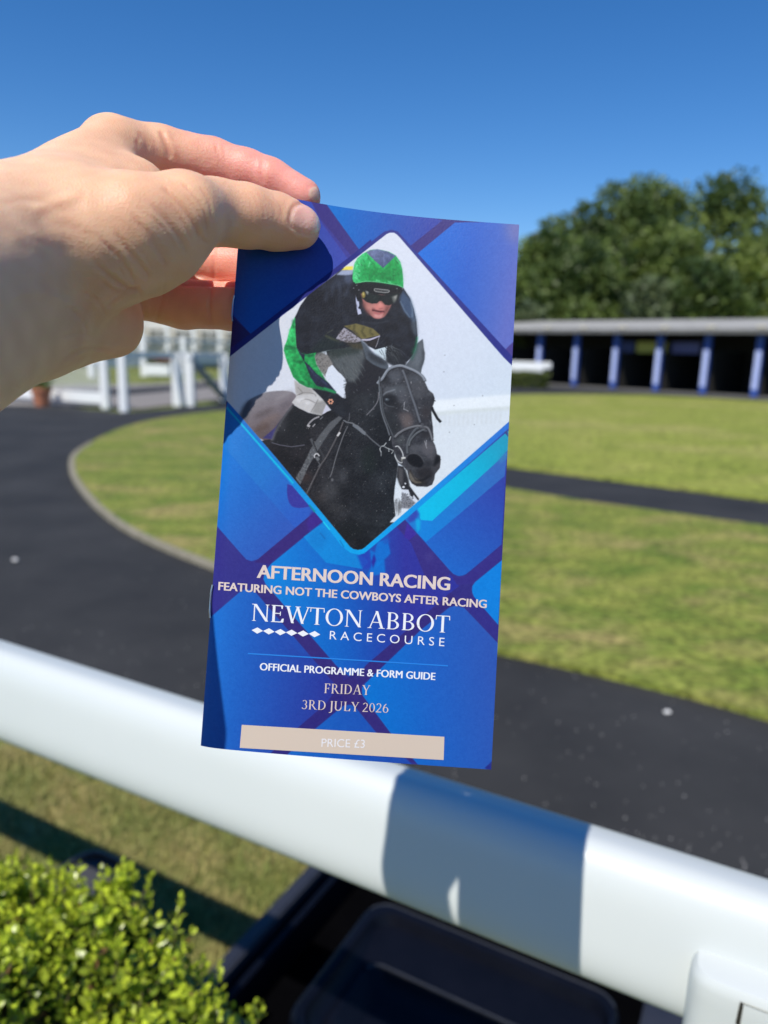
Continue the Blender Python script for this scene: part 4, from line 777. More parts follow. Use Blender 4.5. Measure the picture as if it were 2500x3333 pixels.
# the rest of the body, standing behind the camera
def grid_sdf(fn, lo, hi, h):
    g_ = [np.arange(lo[i], hi[i], h) for i in range(3)]; P = np.stack(np.meshgrid(*g_, indexing='ij'), -1).astype(np.float32)
    V, F = surface_nets(fn(P), np.array(lo), h); return relax(V, F, 2), F
A_ = lambda *p: np.array(p, float)
wr = c2w(pc(-620, 1230, .168)); el = A_(-.330, -.06, 1.335); shl = A_(-.165, -.33, 1.37); shr = A_(.175, -.33, 1.37); elr = A_(.215, -.12, 1.20); wrr = A_(.075, -.055, 1.445)
def limbs(P, g=0.0, seg=None):
    S_ = {'arm': [(shl, el, .047, .040), (el, wr, .040, .030)], 'armr': [(shr, elr, .047, .040), (elr, wrr, .038, .027), (wrr, A_(.047, -.03, 1.50), .026, .018)],
          'torso': [(A_(-.10, -.34, 1.34), A_(.10, -.34, 1.34), .088, .088), (A_(0, -.35, 1.26), A_(0, -.36, 1.02), .128, .118), (A_(-.055, -.35, 1.2), A_(.055, -.35, 1.2), .12, .12), (A_(-.06, -.37, .93), A_(.06, -.37, .93), .118, .118)],
          'legs': [(A_(-.085, -.37, .90), A_(-.095, -.36, .50), .088, .060), (A_(-.095, -.36, .50), A_(-.10, -.39, .09), .058, .040), (A_(.085, -.37, .90), A_(.095, -.36, .50), .088, .060), (A_(.095, -.36, .50), A_(.10, -.39, .09), .058, .040)],
          'feet': [(A_(-.10, -.41, .045), A_(-.11, -.24, .035), .043, .035), (A_(.10, -.41, .045), A_(.11, -.24, .035), .043, .035)],
          'head': [(A_(0, -.335, 1.36), A_(0, -.305, 1.46), .052, .050), (A_(0, -.31, 1.58), A_(0, -.30, 1.62), .086, .082), (A_(0, -.275, 1.50), A_(0, -.29, 1.57), .048, .070), (A_(0, -.232, 1.555), A_(0, -.214, 1.535), .009, .012), (A_(-.076, -.31, 1.545), A_(-.079, -.315, 1.58), .014, .016), (A_(.076, -.31, 1.545), A_(.079, -.315, 1.58), .014, .016)],
          'handr': [(A_(.052, -.035, 1.50), A_(.045, -.022, 1.545), .018, .012)] + [(A_(.052, -.03 - .0, 1.49 + .02 * k), A_(.040, -.008 - .010, 1.49 + .021 * k), .0085, .0075) for k in range(4)] + [(A_(.05, -.03, 1.49), A_(.018, -.026, 1.52), .011, .008)]}
    f = None
    for k, L in S_.items():
        if seg and k not in seg: continue
        for a, b, ra, rb in L:
            d = caps(P, a, b, ra + g, rb + g); f = d if f is None else smin(f, d, .03 if k not in ('handr',) else .004)
    return f
BV, BF = grid_sdf(limbs, (-.42, -.52, -.02), (.32, .14, 1.76), .0105)
person = root('person', (0, -.37, 0), 'person whose bare left hand and wrist hold up the blue booklet', 'person')
V = np.vstack([HVw, BV]); F = np.vstack([HF, BF + len(HVw)]); cc = np.vstack([skin, np.tile(base, (len(BV), 1))])
me = fast_mesh('body', V, F); vcol(me, cc)
na = me.attributes.new('gloss', 'FLOAT', 'POINT'); na.data.foreach_set('value', np.concatenate([np.clip(nail + nail2, 0, 1), np.zeros(len(BV))]).astype(np.float32))
m_skin, t, p = new_mat('skin'); N = t.nodes; L = t.links
a = N.new('ShaderNodeAttribute'); a.attribute_name = 'tint'; L.new(a.outputs['Color'], p.inputs['Base Color'])
p.inputs['Subsurface Weight'].default_value = .8; p.inputs['Subsurface Radius'].default_value = (1.0, .38, .18); p.inputs['Subsurface Scale'].default_value = .0055
gl = N.new('ShaderNodeAttribute'); gl.attribute_name = 'gloss'; mr = N.new('ShaderNodeMapRange'); mr.inputs['To Min'].default_value = .48; mr.inputs['To Max'].default_value = .24; L.new(gl.outputs['Fac'], mr.inputs[0]); L.new(mr.outputs[0], p.inputs['Roughness'])
p.inputs['Specular IOR Level'].default_value = .42
tc = N.new('ShaderNodeTexCoord'); vo = N.new('ShaderNodeTexVoronoi'); vo.inputs['Scale'].default_value = 1500; L.new(tc.outputs['Object'], vo.inputs['Vector'])
n2 = N.new('ShaderNodeTexNoise'); n2.inputs['Scale'].default_value = 800; n2.inputs['Detail'].default_value = 4; L.new(tc.outputs['Object'], n2.inputs['Vector'])
ad = N.new('ShaderNodeMath'); ad.operation = 'ADD'; L.new(vo.outputs['Distance'], ad.inputs[0]); L.new(n2.outputs[0], ad.inputs[1])
mp_ = N.new('ShaderNodeMapping'); mp_.inputs['Rotation'].default_value = (0, R(38), 0); mp_.inputs['Scale'].default_value = (1, 1, 4.5); L.new(tc.outputs['Object'], mp_.inputs[0])
n3 = N.new('ShaderNodeTexNoise'); n3.inputs['Scale'].default_value = 190; n3.inputs['Detail'].default_value = 5; n3.inputs['Distortion'].default_value = .6; L.new(mp_.outputs[0], n3.inputs['Vector'])
ad2 = N.new('ShaderNodeMath'); ad2.operation = 'MULTIPLY_ADD'; ad2.inputs[1].default_value = 1.3; L.new(n3.outputs[0], ad2.inputs[0]); L.new(ad.outputs[0], ad2.inputs[2]); ad = ad2
b = N.new('ShaderNodeBump'); b.inputs['Strength'].default_value = .24; b.inputs['Distance'].default_value = .0004; L.new(ad.outputs[0], b.inputs['Height']); L.new(b.outputs[0], p.inputs['Normal'])
add_obj('body', me, m_skin, person)
m_shirt = mat('shirt_cotton', (.78, .76, .72), .85, (.72, .70, .66), 30, .2); m_jean = mat('trouser_denim', (.03, .05, .10), .85, (.045, .07, .13), 60, .2); m_hair = mat('hair', (.09, .05, .03), .5, (.05, .03, .02), 80, .5); m_shoe = mat('shoe_leather', (.6, .6, .58), .5)
sv, sf = grid_sdf(lambda P: np.maximum(np.maximum(limbs(P, .009, ('torso', 'arm', 'armr')), .96 - P[..., 2]), np.minimum(np.linalg.norm(P - shl, axis=-1), np.minimum(np.linalg.norm(P - shr, axis=-1), np.linalg.norm((P - A_(0, -.35, 1.15)) * A_(1, 1, .6), axis=-1) - .06)) - .17), (-.42, -.52, .9), (.32, .1, 1.5), .0105)
add_obj('shirt', fast_mesh('shirt', sv, sf), m_shirt, person)
sv, sf = grid_sdf(lambda P: np.maximum(np.maximum(limbs(P, .010, ('torso', 'legs')), P[..., 2] - 1.0), .07 - P[..., 2]), (-.3, -.56, .03), (.3, -.2, 1.06), .0105)
add_obj('trousers', fast_mesh('trousers', sv, sf), m_jean, person)
for sx in (-1, 1):
    sv, sf = grid_sdf(lambda P: np.maximum(limbs(P, .006, ('feet',)), -sx * P[..., 0]), (-.2, -.5, -.02), (.2, -.15, .14), .008)
    add_obj('shoe', fast_mesh('shoe', sv, sf), m_shoe, person)
sv, sf = grid_sdf(lambda P: np.maximum(np.minimum(np.minimum(caps(P, A_(0, -.315, 1.585), A_(0, -.305, 1.625), .096, .090), caps(P, A_(0, -.365, 1.6), A_(0, -.40, 1.44), .07, .035)), caps(P, A_(0, -.38, 1.5), A_(0, -.43, 1.36), .035, .02)), (P[..., 1] + .30) - .35 * np.maximum(P[..., 2] - 1.58, 0)), (-.16, -.52, 1.3), (.16, -.12, 1.78), .009)
add_obj('hair', fast_mesh('hair', sv, sf), m_hair, person)
# gold ring
m_gold = mat('gold', (.8, .55, .2), .25, metal=1.0)
rc = c2w(pc(560, 838, .2955)); rd = Vector(M3 @ (ringf[1][0] - ringf[0][0])).normalized(); b = MB(); u_ = rd.orthogonal().normalized(); w_ = rd.cross(u_)
b.tube([Vector(rc) + (u_ * math.cos(t_) + w_ * math.sin(t_)) * .0094 for t_ in np.linspace(0, 2 * math.pi, 40)], .0008, 8); b.build('finger_ring', m_gold, person, True)
# the phone that takes the picture
phone = root('phone', (0, -.012, 1.46), 'dark phone in the right hand of the person holding the booklet', 'phone'); b = MB(); b.box((.012, -.0125, 1.452), (.074, .008, .15), None, .003); b.build('case', mat('phone_case', (.02, .02, .025), .4), phone, True)
b = MB(); b.box((.006, -.0075, 1.497), (.036, .003, .036), None, .0012); b.build('lens_bump', mat('phone_glass', (.01, .01, .012), .15), phone, True)
# ---------------------------------------------------------------- the parade ring: ground sheets
AV = np.array((.8853, -.4650, 0.0)); BV2 = np.array((.4650, .8853, 0.0))   # along the near rail, and away from the viewer across it
def ab(a, b, z=0.0): return AV * a + BV2 * b + np.array((0, 0, z))
def flat(name, pts, z, m, thick=0.0):
    bm = bmesh.new(); vs = [bm.verts.new((p[0], p[1], z)) for p in pts]; f = bm.faces.new(vs)
    if f.normal.z < 0 or f.calc_area() and (f.normal_update() or f.normal.z < 0): f.normal_flip()
    if thick:
        r = bmesh.ops.extrude_face_region(bm, geom=[f]); bmesh.ops.translate(bm, vec=(0, 0, -thick), verts=[v for v in r['geom'] if isinstance(v, bmesh.types.BMVert)])
        bmesh.ops.recalc_face_normals(bm, faces=bm.faces[:])
    bmesh.ops.triangulate(bm, faces=bm.faces[:], ngon_method='EAR_CLIP')
    me = bpy.data.meshes.new(name); bm.to_mesh(me); bm.free(); return tag(add_obj(name, me, m), kind='structure')
def grass_mat(name, cA, cB, cC, s1, s2, stretch=None, bump=.5):
    m, t, p = new_mat(name); N = t.nodes; L = t.links
    tc = N.new('ShaderNodeTexCoord'); mp = N.new('ShaderNodeMapping'); L.new(tc.outputs['Object'], mp.inputs[0])
    if stretch: mp.inputs['Scale'].default_value = stretch
    n1 = N.new('ShaderNodeTexNoise'); n1.inputs['Scale'].default_value = s1; n1.inputs['Detail'].default_value = 6; n1.inputs['Roughness'].default_value = .65
    n2 = N.new('ShaderNodeTexNoise'); n2.inputs['Scale'].default_value = s2; n2.inputs['Detail'].default_value = 5; n2.inputs['Roughness'].default_value = .7
    L.new(mp.outputs[0], n1.inputs[0]); L.new(mp.outputs[0], n2.inputs[0])
    r1 = N.new('ShaderNodeValToRGB'); e = r1.color_ramp.elements; e[0].position = .38; e[0].color = (*cA, 1); e[1].position = .62; e[1].color = (*cB, 1)
    r2 = N.new('ShaderNodeValToRGB'); e = r2.color_ramp.elements; e[0].position = .48; e[0].color = (0, 0, 0, 1); e[1].position = .72; e[1].color = (1, 1, 1, 1)
    L.new(n1.outputs[0], r1.inputs[0]); L.new(n2.outputs[0], r2.inputs[0])
    mx = N.new('ShaderNodeMix'); mx.data_type = 'RGBA'; L.new(r2.outputs[0], mx.inputs[0]); L.new(r1.outputs[0], mx.inputs[6]); mx.inputs[7].default_value = (*cC, 1)
    n3 = N.new('ShaderNodeTexNoise'); n3.inputs['Scale'].default_value = s1 * 9; n3.inputs['Detail'].default_value = 4; L.new(tc.outputs['Object'], n3.inputs[0])
    mr = N.new('ShaderNodeMapRange'); mr.inputs[1].default_value = .3; mr.inputs[2].default_value = .7; mr.inputs['To Min'].default_value = .42; mr.inputs['To Max'].default_value = 1.5; L.new(n3.outputs[0], mr.inputs[0])
    ml = N.new('ShaderNodeMix'); ml.data_type = 'RGBA'; ml.blend_type = 'MULTIPLY'; ml.inputs[0].default_value = 1; L.new(mx.outputs[2], ml.inputs[6])
    cb = N.new('ShaderNodeCombineColor'); [L.new(mr.outputs[0], cb.inputs[i]) for i in range(3)]; L.new(cb.outputs[0], ml.inputs[7]); L.new(ml.outputs[2], p.inputs['Base Color'])
    b = N.new('ShaderNodeBump'); b.inputs['Strength'].default_value = bump; b.inputs['Distance'].default_value = .02; L.new(n3.outputs[0], b.inputs['Height']); L.new(b.outputs[0], p.inputs['Normal'])
    p.inputs['Roughness'].default_value = .8; p.inputs['Specular IOR Level'].default_value = .2
    return m
m_field = grass_mat('field_grass', (.13, .17, .035), (.20, .21, .06), (.25, .22, .09), .2, .06)
m_lawn = grass_mat('lawn_grass', (.110, .158, .022), (.225, .240, .046), (.335, .255, .100), 2.6, 1.5, (.6, 1, 1))
m_lawn2 = grass_mat('far_lawn_grass', (.205, .240, .036), (.275, .290, .056), (.345, .300, .105), 1.4, .35, (.5, 1, 1))
m_verge = grass_mat('verge_grass', (.13, .155, .038), (.235, .23, .065), (.34, .27, .11), 9, 5)
m_tar = mat('tarmac', (.022, .0225, .024), .86, (.040, .040, .0405), 1.1, .5, 160, .25, detail=8, c3=(.031, .0312, .032), bdist=.003)
m_path = mat('pale_path', (.20, .18, .165), .9, (.26, .24, .22), 3, .2, 60, .3)
m_conc = mat('concrete_apron', (.10, .10, .10), .85, (.15, .147, .14), 2, .2, 50, .3)
m_edge = mat('worn_edging', (.20, .18, .125), .9, (.30, .27, .20), 14, .4, 90, .3)
flat('ground', [(-1500, -1500), (1500, -1500), (1500, 1500), (-1500, 1500)], -.03, m_field)
flat('horse_walk', [(-16, -12), (34, -12), (34, 24), (20.6, 27.6), (12, 36.2), (9, 39.0), (4, 42), (-5.5, 21.5), (-4.2, 19.9), (-5.9, 16.5), (-6.9, 17.1), (-9.8, 19.6), (-16, 21)], 0.0, m_tar)
lp = lambda L: [onz(*p)[:2] for p in L]
near_up = [(235, 1520), (238, 1492), (262, 1466), (300, 1441), (350, 1415), (430, 1385), (560, 1358), (740, 1338), (900, 1335), (1010, 1345), (1090, 1375), (1180, 1428), (1300, 1480), (1450, 1541), (1650, 1602)]
near_lo = [(2500, 1722), (2800, 1760)]
low_edge = [(2800, 2440), (2500, 2350), (2300, 2290), (2000, 2216), (1800, 2170), (1620, 2132), (1300, 2060), (1000, 1965), (800, 1890), (700, 1850), (560, 1795), (420, 1728), (330, 1662), (270, 1598), (242, 1552)]
m_l = flat('near_lawn', lp(chaikin(np.array(near_up + near_lo + low_edge), 1)), .030, m_lawn, .029)
far = [(1150, 1330), (1250, 1303), (1400, 1293), (1600, 1288), (1750, 1285), (1900, 1285), (2100, 1288), (2300, 1297), (2500, 1309), (2750, 1330), (2900, 1500), (2800, 1672), (2500, 1634), (2100, 1580), (1850, 1548), (1650, 1522), (1450, 1476), (1280, 1420), (1180, 1370)]
flat('far_lawn', lp(far), .030, m_lawn2, .029)
def ribbon(name, px, w, z0, z1, m):
    P = np.array(lp(px)); P = spl(P, 6); d = np.gradient(P, axis=0); d /= np.linalg.norm(d, axis=1, keepdims=True); n = np.stack([-d[:, 1], d[:, 0]], 1)
    b = MB(); L_ = []
    for q, k in zip(P, n): L_.append([b.bm.verts.new((*(q + k * s * w / 2), z)) for s, z in ((-1, z0), (-1, z1), (1, z1), (1, z0))])
    for i in range(len(L_) - 1):
        for j in range(3): b.bm.faces.new((L_[i][j], L_[i][j + 1], L_[i + 1][j + 1], L_[i + 1][j]))
    return tag(b.build(name, m, None, True), kind='structure')
ribbon('lawn_edging', [(300, 1444), (262, 1468), (238, 1494), (234, 1521), (241, 1553), (269, 1599), (329, 1664), (419, 1730), (559, 1797), (700, 1852), (800, 1892), (1000, 1967)], .065, .002, .034, m_edge)
flat('verge', [ab(-9, -3)[:2], ab(5, -3)[:2], ab(5, 1.86)[:2], ab(-9, 1.86)[:2]], .010, m_verge, .008)
flat('path', lp([(-400, 1318), (345, 1322), (405, 1333), (470, 1330), (760, 1292), (900, 1262), (900, 1222), (500, 1250), (-400, 1262)]), .006, m_path)
flat('side_road', lp([(-400, 1290), (420, 1286), (900, 1240), (900, 1231), (420, 1266), (-400, 1274)]), .012, m_tar)
# loose chips on the tarmac
ch = MB(); g = np.random.default_rng(5)
for k in range(900):
    px_, py_ = g.uniform(-100, 2600), g.uniform(1500, 3000) ** 1.0; q = onz(px_, py_)
    if np.dot(q, BV2) < 1.9 or q[1] > 7: continue
    s = g.uniform(.0015, .004); b = bmesh.new(); bmesh.ops.create_icosphere(b, subdivisions=1, radius=s); bmesh.ops.scale(b, vec=(1, g.uniform(.6, 1), .6), verts=b.verts)
    ch.join(b, Matrix.Translation((q[0], q[1], .002)))
tag(ch.build('gravel', mat('stone_chip', (.30, .29, .27), .25, (.55, .53, .5), 30, spec=.8)), kind='stuff')
m_peb = mat('white_pebble', (.82, .81, .78), .4, (.7, .68, .64), 60)
for (px_, py_, s, lb) in ((50, 1826, .017, 'white pebble on the tarmac left of the booklet'), (2172, 2322, .013, 'white pebble on the tarmac close to the lawn edge on the right')):
    b = MB(); q = onz(px_, py_); c = bmesh.new(); bmesh.ops.create_icosphere(c, subdivisions=2, radius=s); bmesh.ops.scale(c, vec=(1.25, .85, .6), verts=c.verts)
    for v in c.verts: v.co *= 1 + .12 * math.sin(v.co.x * 300 + v.co.y * 210)
    b.join(c, Matrix.Translation((q[0], q[1], s * .55))); tag(b.build('pebble', m_peb, None, True), lb, 'pebble')
# blades on the verge in front of the rail
GA = []; n = 60000; a = g.uniform(-2.4, .6, n); b_ = g.uniform(.55, 1.87, n); keep_ = ~((a > -1.0) & (a < .0) & (b_ > .9) & (b_ < 1.82)); a, b_ = a[keep_], b_[keep_]; n = len(a)
base_ = AV[None] * a[:, None] + BV2[None] * b_[:, None] + np.array((0, 0, .009)); hgt = g.uniform(.012, .034, n); th = g.uniform(0, 6.28, n); w = g.uniform(.0012, .0022, n)
dx = np.stack([np.cos(th), np.sin(th), 0 * th], 1); lean = np.stack([np.cos(th + 1.5) * .7, np.sin(th + 1.5) * .7, np.ones(n)], 1) * hgt[:, None]
V = np.stack([base_ - dx * w[:, None], base_ + dx * w[:, None], base_ + lean * .6 + dx * w[:, None] * .7, base_ + lean * (1 + .2 * g.random((n, 1)))], 1).reshape(-1, 3)
me = fast_mesh('grass', V, np.arange(n * 4).reshape(n, 4), False)
pn = np.sin(base_[:, 0] * 9 + 1) * np.sin(base_[:, 1] * 11) + np.sin(base_[:, 0] * 23 + base_[:, 1] * 17) * .6 + g.normal(0, .5, n); pn = 1 / (1 + np.exp(-2 * pn))
col = np.array((.15, .19, .04)) * (1 - pn[:, None]) + np.array((.36, .29, .11)) * pn[:, None]; col *= g.uniform(.7, 1.3, (n, 1)); vcol(me, np.repeat(col, 4, 0))
tag(add_obj('grass', me, attr_mat('grass_blade', .6, .3)), kind='stuff')

# ---------------------------------------------------------------- near rail with its post
m_white = mat('white_plastic', (.55, .585, .57), .36, (.58, .61, .595), 3, spec=.4, coat=.05)
RA = onz(0, 2240, 1.10); RB = onz(1895, 2918, 1.10); RD = (RB - RA) / np.linalg.norm(RB - RA); RNRM = np.cross(RD, (0, 0, 1))
if RNRM[1] > 0: RNRM = -RNRM
rail = root('running_rail', tuple(RA - RD * 2 - np.array((0, 0, 1.10))), 'smooth white plastic rail running across the foreground under the booklet', 'rail')
RT = R(12); RMAJ = np.array((0, 0, 1.0)) * math.cos(RT) - RNRM * math.sin(RT); RMIN = RNRM * math.cos(RT) + np.array((0, 0, 1.0)) * math.sin(RT); sgp = lambda v: math.copysign(abs(v) ** .60, v)
b = MB(); n = 64; L_ = []
for s in np.linspace(-9, 6, 40):
    c = RA + RD * s; L_.append([b.bm.verts.new(c + RMIN * .030 * sgp(math.cos(t)) + RMAJ * .0515 * sgp(math.sin(t))) for t in np.linspace(0, 2 * math.pi, n, endpoint=False)])
for i in range(len(L_) - 1):
    for k in range(n): b.bm.faces.new((L_[i][k], L_[i][(k + 1) % n], L_[i + 1][(k + 1) % n], L_[i + 1][k]))
b.bm.faces.new(L_[0]); b.bm.faces.new(L_[-1]); rt = b.build('rail_tube', m_white, rail, True)
sp = min(np.linspace(0, 2, 4000), key=lambda s: abs(proj((RA + RD * s)[None])[0, 0] - 2436)); m_gap = mat('joint_gap', (.02, .018, .012), .8)
PX_, PY_ = .0345, .026                                            # half width along the rail, half depth across it
def psec(b, c, k, z): return [b.bm.verts.new(c + RD * PX_ * k * math.copysign(abs(math.cos(t)) ** .5, math.cos(t)) + RNRM * PY_ * k * math.copysign(abs(math.sin(t)) ** .5, math.sin(t)) + np.array((0, 0, z))) for t in np.linspace(0, 2 * math.pi, 56, endpoint=False)]
for k, s in enumerate((sp, sp - 2.6, sp - 5.2, sp - 7.8, sp + 2.6)):
    c = RA + RD * s + RNRM * .027 + np.array((0, 0, .014)); b = MB(); L_ = [psec(b, c, q, z) for q, z in ((1, -1.11), (1, -.018), (.985, -.009), (.95, -.004), (.88, -.001), (.7, 0), (.3, .0004))]
    for i in range(len(L_) - 1):
        for j in range(56): b.bm.faces.new((L_[i][j], L_[i][(j + 1) % 56], L_[i + 1][(j + 1) % 56], L_[i + 1][j]))
    b.bm.faces.new(L_[-1]); b.bm.faces.new(L_[0]); po = b.build('post', m_white, rail, True)
    if k == 0:
        b = MB(); fp = lambda x, z, e=.0005: b.bm.verts.new(c + RD * x + RNRM * (PY_ + e) + np.array((0, 0, z)))
        x0 = -.0035
        b.bm.faces.new([fp(x0, -.0055), fp(x0 + .0021, -.0058), fp(x0 + .0019, -.0235), fp(x0 - .0008, -.0225)]); b.bm.faces.new([fp(x0 + .0010, -.0236, .0006), fp(x0 + .0019, -.0236, .0006), fp(x0 + .0017, -.034, .0006), fp(x0 + .0012, -.034, .0006)])
        b.build('joint_slot', m_gap, po)
        b = MB(); b.bm.faces.new([fp(x0 + .0021, -.0056), fp(.030, -.0056), fp(.030, -.0061), fp(x0 + .0021, -.0061)]); b.build('joint_line', mat('joint_line', (.34, .31, .22), .8), po)
# ---------------------------------------------------------------- dark trough under the rail, tub behind the hedge
m_navy = mat('navy_plastic', (.0025, .0035, .0075), .38, (.004, .005, .010), 8, .12, 90, spec=.16)
m_black = mat('black_plastic', (.0015, .0015, .002), 1.0, (.0025, .0025, .003), 8, spec=0.0)
tr = root('trough', tuple(ab(-.5, 1.3)), 'dark navy plastic trough with a raised rim and rounded inner tray, below the white rail', 'trough')
RotAB = Matrix((AV, BV2, (0, 0, 1))).transposed()
def abx(b, a0, a1, b0, b1, z0, z1, bev=.004): b.box(ab((a0 + a1) / 2, (b0 + b1) / 2, (z0 + z1) / 2), (a1 - a0, b1 - b0, z1 - z0), RotAB, bev)
b = MB(); abx(b, -.962, -.922, .96, 1.80, .0, .15, .006); abx(b, -.098, .06, .96, 1.80, 0, .15, .006); abx(b, -.922, -.098, 1.76, 1.80, 0, .15, .006); abx(b, -.922, -.098, .96, 1.0, 0, .15, .006); b.build('rim', mat('rim_plastic', (.020, .022, .032), .42, (.030, .032, .042), 9, .2, 120), tr, True)
b = MB(); abx(b, -.922, -.098, 1.0, 1.76, .012, .03, .0); b.build('base', m_black, tr)
b = MB(); abx(b, -.897, -.880, 1.0, 1.70, .03, .135, .004); b.build('inner_ledge', m_navy, tr, True)
def rrect(a0, a1, b0, b1, r, n=10):
    o = []
    for ca, cb, s in ((a1 - r, b1 - r, 0), (a0 + r, b1 - r, 90), (a0 + r, b0 + r, 180), (a1 - r, b0 + r, 270)):
        for t in np.linspace(0, 90, n): o.append((ca + r * math.cos(R(s + t)), cb + r * math.sin(R(s + t))))
    return o
def tray(name, rings, m, parent):
    b = MB(); L_ = []
    for (a0, a1, b0, b1, r, z) in rings: L_.append([b.bm.verts.new(ab(p, q, z)) for p, q in rrect(a0, a1, b0, b1, r)])
    for i in range(len(L_) - 1):
        k_ = len(L_[0])
        for k in range(k_): b.bm.faces.new((L_[i][k], L_[i][(k + 1) % k_], L_[i + 1][(k + 1) % k_], L_[i + 1][k]))
    b.bm.faces.new(L_[-1]); return b.build(name, m, parent, True)
tray('tray', [(-.76, -.13, 1.02, 1.45, .062, .03), (-.75, -.135, 1.02, 1.44, .06, .135), (-.745, -.14, 1.025, 1.435, .057, .149), (-.735, -.145, 1.03, 1.425, .053, .154), (-.72, -.155, 1.04, 1.41, .05, .150), (-.71, -.16, 1.05, 1.40, .045, .125), (-.69, -.18, 1.07, 1.30, .04, .112), (-.685, -.185, 1.075, 1.292, .038, .118), (-.67, -.20, 1.09, 1.278, .035, .120), (-.655, -.21, 1.10, 1.268, .03, .108), (-.63, -.24, 1.13, 1.24, .02, .085)], m_navy, tr)
m_ridge_hi = mat('ridge_highlight', (.022, .025, .033), .34, (.030, .033, .042), 12, .15, 120, spec=.4)  # lighter tubes added along the tray ridges to stand for their highlights
for nm, (a0, a1, b0, b1, r, z, rr_) in (('tray_highlight', (-.74, -.143, 1.03, 1.43, .055, .1525, .0028)), ('inner_highlight', (-.678, -.19, 1.08, 1.285, .037, .119, .004))):
    b = MB(); pts = [ab(p, q, z) for p, q in rrect(a0, a1, b0, b1, r)]; b.tube(pts[3:18], rr_, 8); b.build(nm, m_ridge_hi, tr, True)
m_tub = mat('grey_black_plastic', (.022, .022, .026), .42, (.03, .03, .035), 12, spec=.5)
tb = root('tub', tuple(onz(258, 2990, .0)), 'dark grey plastic tub half hidden behind the box hedge', 'tub')
tc_ = ab(-1.25, .985); b = MB(); L_ = []
def sq(r, z, e=3.2): return [b.bm.verts.new(tc_ + AV * (np.sign(math.cos(t)) * abs(math.cos(t)) ** (2 / e)) * r + BV2 * (np.sign(math.sin(t)) * abs(math.sin(t)) ** (2 / e)) * r + np.array((0, 0, z))) for t in np.linspace(0, 2 * math.pi, 48, endpoint=False)]
for r, z in ((.068, .02), (.075, .30), (.082, .305), (.084, .312), (.082, .320), (.074, .321), (.070, .312), (.064, .10)): L_.append(sq(r, z))
for i in range(len(L_) - 1):
    for k in range(48): b.bm.faces.new((L_[i][k], L_[i][(k + 1) % 48], L_[i + 1][(k + 1) % 48], L_[i + 1][k]))
b.bm.faces.new(L_[0]); b.bm.faces.new(L_[-1]); b.build('tub_shell', m_tub, tb, True)
b = MB(); b.bm.faces.new(sq(.072, .306)); b.build('tub_lit_inside', mat('lit_inside_tone', (.052, .052, .056), .6, (.066, .066, .07), 14, spec=.2), tb)  # lighter plate filling the tub mouth, its colour stands for the lit inside
# ---------------------------------------------------------------- box hedge
def leaves(P, D, Nn, ln, wd, fold=.25):                           # small folded leaves: base point, direction, face normal
    D = D / np.linalg.norm(D, axis=1, keepdims=True); Sx = np.cross(D, Nn); Sx /= np.linalg.norm(Sx, axis=1, keepdims=True) + 1e-9; Nn = np.cross(Sx, D)
    ln = ln[:, None]; wd = wd[:, None]; pt = lambda x, y, z: P + Sx * x * wd + D * y * ln + Nn * z * wd
    V = np.stack([pt(0, 0, 0), pt(-.85, .32, fold), pt(0, .3, 0), pt(.85, .32, fold), pt(-.9, .68, fold), pt(0, .66, -.05), pt(.9, .68, fold), pt(0, 1, -.12)], 1)
    n = len(P); i = np.arange(n)[:, None] * 8
    F = np.concatenate([i + np.array(q) for q in ((0, 3, 2, 1), (1, 2, 5, 4), (2, 3, 6, 5), (4, 5, 6, 7))], 0); return V.reshape(-1, 3), F
def shoots(base, up, L, n_pair, lmin, lmax, g):
    Ps, Ds, Ns, Ls, Ts = [], [], [], [], []
    for i in range(len(base)):
        u = up[i] / np.linalg.norm(up[i]); s1 = np.cross(u, g.normal(size=3)); s1 /= np.linalg.norm(s1); s2 = np.cross(u, s1); npr = max(3, int(n_pair * L[i]))
        for k in range(npr):
            t = (k + g.uniform(-.2, .2)) / (npr - 1); s = s1 if k % 2 else s2
            for sg in (1, -1):
                d = s * sg * (1.05 - .62 * t ** 2) + u * (.25 + 1.1 * t ** 2) + g.normal(size=3) * .22
                Ps.append(base[i] + u * L[i] * t); Ds.append(d); Ns.append(u + g.normal(size=3) * .3); Ls.append(g.uniform(lmin, lmax) * (1 - .35 * max(0, t - .75) / .25)); Ts.append(t)
    return np.array(Ps), np.array(Ds), np.array(Ns), np.array(Ls), np.array(Ts)
def hedge_leaf_mat(name, trans=.35):
    m, t, p = new_mat(name); N = t.nodes; L = t.links; a = N.new('ShaderNodeAttribute'); a.attribute_name = 'tint'; L.new(a.outputs['Color'], p.inputs['Base Color'])
    p.inputs['Roughness'].default_value = .30; p.inputs['Specular IOR Level'].default_value = .5
    tl = N.new('ShaderNodeBsdfTranslucent'); L.new(a.outputs['Color'], tl.inputs[0]); mx = N.new('ShaderNodeMixShader'); mx.inputs[0].default_value = trans
    L.new(p.outputs[0], mx.inputs[1]); L.new(tl.outputs[0], mx.inputs[2]); L.new(mx.outputs[0], N['Material Output'].inputs[0]); return m
hg = root('box_hedge', tuple(ab(-.9, .3)), 'clipped box hedge with bright yellow-green shoots in the bottom corner beside the rail', 'hedge')
g = np.random.default_rng(17); N1 = 2900; a = g.uniform(-1.02, -.415, N1); b_ = g.uniform(.12, .515, N1)
bump_ = .03 * np.sin(a * 19 + 1.3) + .022 * np.sin(b_ * 27 + a * 11) + .02 * np.sin(a * 41)
zt = .860 + bump_ - .10 * np.clip((a + .51) / .09, 0, 1) ** 2 - .05 * np.clip((b_ - .46) / .06, 0, 1)
